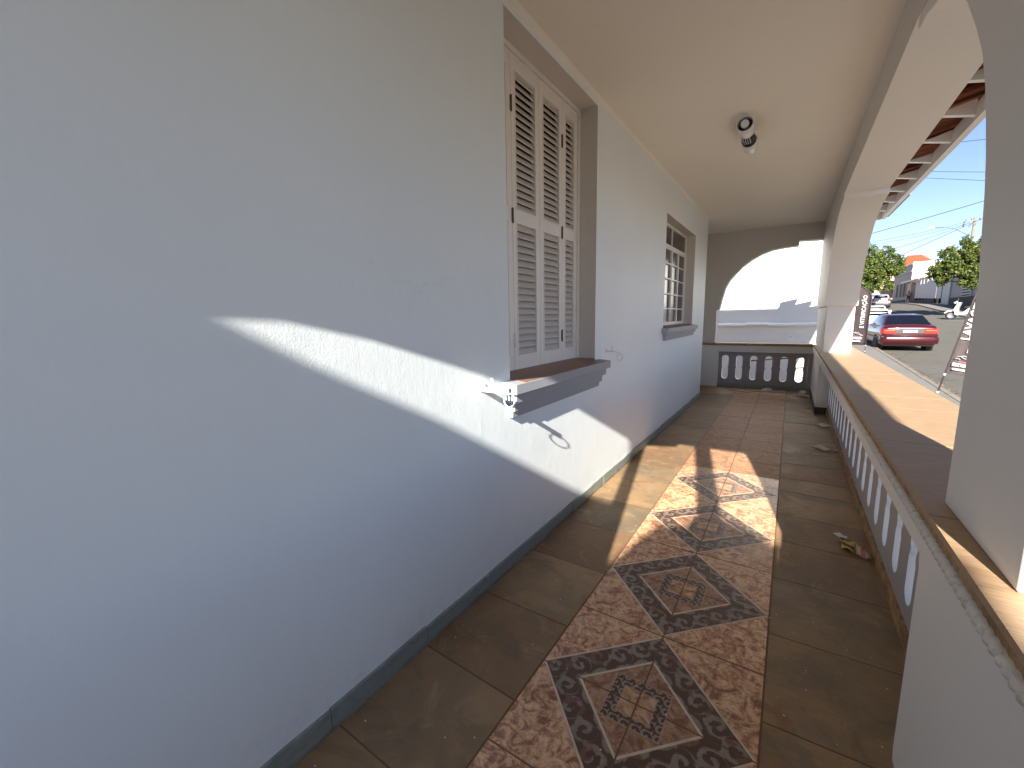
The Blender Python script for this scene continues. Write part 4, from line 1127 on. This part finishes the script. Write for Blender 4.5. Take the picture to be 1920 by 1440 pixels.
flag('far mauve feather flag by the far pillar, lettered E VITRIFICAÇÃO', (b.x, 19.0, b.z), 2.05, .46, 'flag', [('E VITRIFICAÇÃO', .34, .58, .152)], math.radians(1.0), -1, h0=.58, em=.62)

# ------------------------------------------------------------------ buildings along the street
def bld(name, label, cat='building', loc=(0, 0, 0)):
    return empty(name, label, cat, loc)
def BP(root, o):
    o.parent = root; o.matrix_parent_inverse = Matrix.Translation(-Vector(root.location)); return o
# A: grey shopfront house with a parapet, sunlit white end wall
yA = 96; c = aty(1713, 494, yA); xA = c.x; zA = c.z; gA = zt(yA)
A = bld('corner_house', 'grey street house with four tall windows and a sunlit white end wall', 'house', (xA, yA, gA))
BP(A, bx('facade', None, 'greywall', xA, xA + .25, yA + .26, yA + 15, gA - 1, zA))
BP(A, bx('end_wall', None, 'white_wall', xA, xA + 9, yA, yA + .25, gA - 1, zA + .25))
BP(A, bx('parapet_moulding', None, 'gate', xA - .12, xA - .001, yA + .3, yA + 15, zA - 1.25, zA - 1.1))
BP(A, bx('parapet_moulding', None, 'gate', xA - .10, xA - .001, yA + .3, yA + 15, zA - .16, zA + .02))
BP(A, bx('plinth', None, 'stone', xA - .06, xA - .001, yA + .3, yA + 15, gA - .5, gA + .5))
for i, y in enumerate((yA + 1.2, yA + 3.8, yA + 6.6, yA + 9.8)):
    f = BP(A, bx('window', None, 'gate', xA - .07, xA - .001, y, y + 1.5, gA + 1.0, gA + 3.5))
    bm = bmesh.new()
    for k in (0, 1): box(bm, xA - .09, xA - .071, y + .1 + k * .68, y + .72 + k * .68, gA + 1.1, gA + 3.4)
    p = mk('pane', bm, 'winblue'); p.parent = f; p.matrix_parent_inverse = Matrix.Identity(4)
# orange roof house behind
yO = 118
x0, x1 = aty(1694, 490, yO).x, aty(1763, 490, yO).x; ze = aty(1720, 497, yO).z; zr = aty(1725, 473, yO).z; rx0, rx1 = aty(1713, 475, yO).x, aty(1740, 475, yO).x
O = bld('orange_roof_house', 'cream house with an orange clay hip roof behind the grey street house', 'house', (x0, yO, zt(yO)))
BP(O, bx('wall', None, 'cream', x0 + .6, x1 - .6, yO + .5, yO + 10, zt(yO) - 1, ze))
bm = bmesh.new(); e0, e1 = yO, yO + 10.5; ym = yO + 5
vv = [bm.verts.new(p) for p in ((x0, e0, ze), (x1, e0, ze), (x1, e1, ze), (x0, e1, ze), (rx0, ym, zr), (rx1, ym, zr))]
for f in ((0, 1, 5, 4), (1, 2, 5), (2, 3, 4, 5), (3, 0, 4), (0, 3, 2, 1)): bm.faces.new([vv[i] for i in f])
rf = BP(O, mk('roof', bm, 'clay_new'))
bm = bmesh.new(); nn = 42           # tile rolls on the front slope, one joined piece (too far to pick apart)
for i in range(nn):
    t = (i + .5) / nn; xb = x0 + (x1 - x0) * t; 
    k = 1.0
    if xb < rx0: k = (xb - x0) / (rx0 - x0)
    elif xb > rx1: k = (x1 - xb) / (x1 - rx1)
    tube(bm, [(xb, e0 - .05, ze + .03), (xb, e0 + (ym - e0) * k, ze + (zr - ze) * k + .03)], .09, 5)
rr = BP(rf, mk('roof_tile_rows', bm, 'clay_new')) ; rr.matrix_parent_inverse = Matrix.Translation(-Vector(O.location)) ; rr.parent = O; rr['kind'] = 'stuff'
BP(O, bx('eave_board', None, 'brownwood', x0, x1, e0 - .02, e0 + .05, ze - .22, ze - .02))
xw0, xw1 = aty(1706, 488, yO).x, aty(1712, 488, yO).x
# B: garage with canopy and white gate panels
yB0, yB1 = 70.5, 94.5; XB = 15.6
def xB(y): return lerp([(60, 14.7), (74, 15.0), (94.5, 15.7)], y)
B = bld('garage_house', 'low house with a tiled canopy and a row of white gate panels', 'house', (xB(80), 80, zt(80)))
zg = lambda y: zt(y) + .1
ys_ = [72, 74.6, 77.2, 79.4, 81.6, 83.8, 86.0, 88.5]
for a, b_ in zip(ys_, ys_[1:]):
    bm = bmesh.new(); zz = zt((a + b_) / 2); prism(bm, [(a + .2, zz + .75), (b_ - .2, zz + .75), (b_ - .2, zz + 3.1), (a + .2, zz + 3.1)], 'x', xB(a), xB(a) + .08); BP(B, mk('gate_panel', bm, 'gate'))
for a in ys_: BP(B, bx('upright', None, 'winblue', xB(a) + .1, xB(a) + .3, a - .19, a + .19, zt(a) - .5, zt(a) + 3.2))  # dark blocks filling the gaps between the panels
BP(B, bx('plinth', None, 'stone', xB(80) - .15, xB(80) + .35, 75.5, 88.5, zt(75) - .5, zt(82) + .55))
BP(B, bx('wall', None, 'greywall', 16.0, 16.3, 70.5, 94.5, zt(70) - .5, zt(82) + 3.4))
BP(B, bx('door', None, 'brownwood', xB(91) + .0, xB(91) + .1, 89.4, 92.4, zt(90) - .5, zt(91) + 3.0))
BP(B, bx('wall', None, 'cream', xB(94) - .0, xB(94) + .28, 92.41, 95.9, zt(94) - .5, zt(94) + 3.2))
bm = bmesh.new(); prism(bm, [(14.9, 6.05), (19.5, 7.2), (19.5, 7.32), (14.9, 6.17)], 'y', 84, 95.8); BP(B, mk('canopy', bm, 'clay'))
bm = bmesh.new(); prism(bm, [(14.8, 6.0), (15.0, 6.0), (15.0, 6.22), (14.8, 6.22)], 'y', 83.9, 95.8); BP(B, mk('canopy_fascia', bm, 'white_wall'))
BP(B, bx('lattice', None, 'gate', 15.1, 15.16, 78, 83.8, 5.9, 6.0)); BP(B, bx('lattice', None, 'gate', 15.1, 15.16, 78, 83.8, 6.6, 6.7))
for y in (78, 80, 82, 83.7): BP(B, bx('lattice', None, 'gate', 15.09, 15.17, y, y + .1, 5.2, 6.8))
# C: near right house with stone plinth and white window
C = bld('corner_shop', 'grey wall with dark stone plinth and a white louvred window behind the scooter', 'building', (15.2, 62, zt(62)))
BP(C, bx('wall', None, 'greywall', 15.1, 15.4, 50, 70.4, zt(50) - .5, zt(62) + 4.0))
BP(C, bx('plinth', None, 'stone', 15.0, 15.099, 60, 69, zt(60) - .5, zt(66) + 1.1))
wf = BP(C, bx('window', None, 'gate', 15.02, 15.099, 62, 65, zt(62) + 1.3, zt(62) + 3.1))
bm = bmesh.new()
for k in range(6): box(bm, 15.0, 15.019, 62.2, 64.8, zt(62) + 1.42 + k * .28, zt(62) + 1.56 + k * .28)
p = mk('louvre', bm, 'winblue'); p.parent = wf
BP(C, bx('plaque', None, 'brownwood', 15.03, 15.099, 57.5, 59.4, zt(58) + 2.2, zt(58) + 2.7))
BP(C, bx('gate_panel', None, 'gate', 15.0, 15.1, 69.1, 72, zt(70) - .5, zt(70) + 3.0))
# D: salmon house at the end of the street
yD = 128
D_ = bld('salmon_house', 'pale salmon house at the far end of the street behind the tree', 'house', (aty(1660, 540, yD).x, yD, zt(yD)))
BP(D_, bx('wall', None, 'salmon', aty(1640, 540, yD).x, aty(1686, 540, yD).x, yD, yD + 10, zt(yD) - 2, aty(1660, 527, yD).z))
BP(D_, bx('window', None, 'winblue', aty(1672, 545, yD).x, aty(1676, 545, yD).x, yD - .06, yD - .001, aty(1670, 550, yD).z, aty(1670, 540, yD).z))
yE2 = 150
E_ = bld('far_house', 'far cream house rising behind the left street tree', 'house', (14, yE2, zt(yE2)))
BP(E_, bx('wall', None, 'cream', -12, aty(1700, 520, yE2).x, yE2, yE2 + 8, zt(yE2) - 2, aty(1660, 516, yE2).z))
BP(E_, bx('roof', None, 'clay_new', -12.5, aty(1701, 520, yE2).x, yE2 - .5, yE2 + 8.5, aty(1660, 516, yE2).z, aty(1660, 513, yE2).z))

# person by the grey house
per = empty('person', 'person in a pink shirt and dark trousers walking by the grey house', 'person', (15.35, 92.0, zt(92) + .11))
def skinmesh(name, pts, edges, radii, mat):
    me = bpy.data.meshes.new(name); me.from_pydata(pts, edges, []); o = bpy.data.objects.new(name, me); COL.objects.link(o); o.parent = per
    md = o.modifiers.new('s', 'SKIN'); o.modifiers.new('ss', 'SUBSURF').levels = 1
    for v, r in zip(me.skin_vertices[0].data, radii): v.radius = (r, r)
    me.skin_vertices[0].data[0].use_root = True; me.materials.append(M[mat]); return o
skinmesh('body', [(0, 0, .95), (0, 0, 1.18), (0, 0, 1.42), (0, 0, 1.52), (0, -.02, 1.62), (0, -.01, 1.74), (.19, 0, 1.42), (.25, -.02, 1.16), (.26, -.12, .92), (-.19, 0, 1.42), (-.25, .03, 1.16), (-.27, .0, .92), (.10, 0, .9), (.11, -.10, .5), (.11, -.08, .08), (.11, -.2, .03), (-.10, 0, .9), (-.11, .12, .5), (-.11, .22, .1), (-.11, .12, .03)],
         [(0, 1), (1, 2), (2, 3), (3, 4), (4, 5), (2, 6), (6, 7), (7, 8), (2, 9), (9, 10), (10, 11), (0, 12), (12, 13), (13, 14), (14, 15), (0, 16), (16, 17), (17, 18), (18, 19)],
         [.15, .14, .15, .06, .095, .08, .06, .05, .035, .06, .05, .035, .1, .07, .045, .04, .1, .07, .045, .04], 'skin')
skinmesh('shirt', [(0, 0, .92), (0, 0, 1.18), (0, 0, 1.40), (.19, 0, 1.40), (.25, -.01, 1.18), (-.19, 0, 1.40), (-.25, .02, 1.18)], [(0, 1), (1, 2), (2, 3), (3, 4), (2, 5), (5, 6)], [.17, .16, .165, .08, .065, .08, .065], 'pink')
skinmesh('trousers', [(0, 0, .93), (.10, 0, .86), (.11, -.10, .5), (.11, -.08, .12), (-.10, 0, .86), (-.11, .12, .5), (-.11, .22, .14)], [(0, 1), (1, 2), (2, 3), (0, 4), (4, 5), (5, 6)], [.16, .12, .085, .06, .12, .085, .06], 'jeans')
bm = bmesh.new(); bmesh.ops.create_icosphere(bm, subdivisions=2, radius=.115)
for v in bm.verts: v.co.z += 1.73; v.co.y += .03
mk('hair', bm, 'bumper', per, smooth=True)

# utility pole, lamp and cables
yP = 75; pt = aty(1828, 412, yP)
po = empty('utility_pole', 'pale concrete utility pole with a crossarm and a street lamp rising behind the right tree', 'utility pole', (pt.x, yP, zt(yP)))
def PO(o): return BP(po, o)
bm = bmesh.new(); tube(bm, [(pt.x, yP, zt(yP) - .3), (pt.x, yP, pt.z + .25)], [.2, .14], 10); PO(mk('pole', bm, 'concrete'))
PO(bx('crossarm', None, 'steel', pt.x - .9, pt.x + .9, yP - .22, yP - .15, pt.z - .15, pt.z - .03))
bm = bmesh.new()
for dx in (-.8, -.35, .35, .8): tube(bm, [(pt.x + dx, yP - .18, pt.z - .05), (pt.x + dx, yP - .18, pt.z + .14)], .05, 6)
PO(mk('insulator', bm, 'bumper'))
bm = bmesh.new(); tube(bm, [(pt.x + .05, yP, pt.z - .1), (pt.x - .5, yP, pt.z - .8)], .035, 5); tube(bm, [(pt.x - .9, yP - .2, pt.z - .1), (pt.x - 1.0, yP - .2, pt.z - .7)], .06, 6); PO(mk('brace', bm, 'steel'))
h = aty(1742, 427, yP)
bm = bmesh.new(); tube(bm, [tuple(aty(u, v, yP)) for u, v in ((1826, 446), (1805, 436), (1790, 429), (1772, 426), (1752, 427))], .035, 6); PO(mk('lamp_arm', bm, 'steel'))
bm = bmesh.new(); loft(bm, [(-.28, [(.10, -.03), (.12, .0), (.06, .05)]), (0, [(.16, -.05), (.18, .0), (.10, .08)]), (.40, [(.07, -.02), (.09, .0), (.04, .05)])])
lh = mk('lamp_head', bm, 'lampglass', smooth=True); lh.location = (h.x + .1, yP, h.z); lh.rotation_euler = (0, 0, -math.pi / 2); lh.parent = po; lh.matrix_parent_inverse = Matrix.Translation(-Vector(po.location))
def cable(p0, p1, y0, y1, sag, r, label, ext=(.6, .6)):
    a = aty(*p0, y0); b_ = aty(*p1, y1); d = b_ - a; a2 = a - d * ext[0]; b2 = b_ + d * ext[1]; n = 18
    bm = bmesh.new(); L = (b2 - a2)
    tube(bm, [tuple(a2 + L * (i / n) - Vector((0, 0, sag * 4 * (i / n) * (1 - i / n)))) for i in range(n + 1)], r, 5)
    o = mk('overhead_cable', bm, 'cable'); return tag(o, label, 'cable', 'overhead cables')
cable((1793, 267), (1848, 261), 19, 19, .0, .010, 'highest overhead cable, short dark line next to the fascia')
cable((1740, 321), (1848, 322), 40, 38, .02, .014, 'thin level overhead cable, upper of the close pair in mid sky')
cable((1735, 333), (1847, 338), 40, 38, .02, .014, 'thin overhead cable, lower of the close pair in mid sky')
cable((1644, 433), (1843, 375), 40, 44, .10, .022, 'thick overhead cable crossing the sky above the street lamp')
pp = (1820, 414)
cable((1637, 449), pp, 50, yP, .25, .016, 'overhead cable meeting the pole crossarm, uppermost of those', (.4, 0))
cable((1635, 456), (1818, 418), 52, yP, .25, .016, 'overhead cable meeting the pole crossarm, second from the top', (.4, 0))
cable((1674, 462), (1819, 417), 55, yP, .30, .022, 'overhead cable meeting the pole crossarm, third from the top', (.4, 0))
cable((1703, 472), (1843, 409), 60, yP, .0, .028, 'overhead cable meeting the pole crossarm, lowest and steepest', (.9, .3))

# ------------------------------------------------------------------ unseen wall added behind the camera (outline cut to shade the porch)
YQ = -4.3
def bq(x, y, z): t = y - YQ; return (x + sx * t, z + sz * t)
prof = [bq(WX, .57, 1.498), bq(WX, .825, 1.344), bq(WX, 1.413, 1.031), bq(WX, 2.89, .148), bq(-1.23, 3.15, 0), bq(-1.02, 3.12, 0), bq(-.99, 2.85, 0), bq(-.92, 2.33, 0), bq(-.83, 2.33, 0), bq(-.77, 2.70, 0), bq(-.70, 2.98, 0), bq(-.54, 3.0, 0), bq(-.46, 3.45, 0), bq(-.343, 3.31, 0), bq(-.165, 3.22, 0), bq(-.02, 3.08, 0), bq(.060, 3.12, 0), bq(.066, 2.72, 0)]
prof = [(prof[0][0] - 1.4, prof[0][1] + .75), (prof[0][0] - .5, prof[0][1] + .28)] + prof
xe = prof[-1][0] + 1.2; prof.append((xe, prof[-1][1]))
bm = bmesh.new(); prism(bm, [(-7, -1), (-7, prof[0][1])] + prof + [(xe, -1)], 'y', YQ - .25, YQ)
nb = empty('shade_wall', 'unseen stepped wall added behind the viewpoint, top edge shaped to shade the porch', 'wall', (0, YQ, -.8))
BP(nb, mk('wall', bm, 'white_wall'))
bpy.context.view_layer.update()
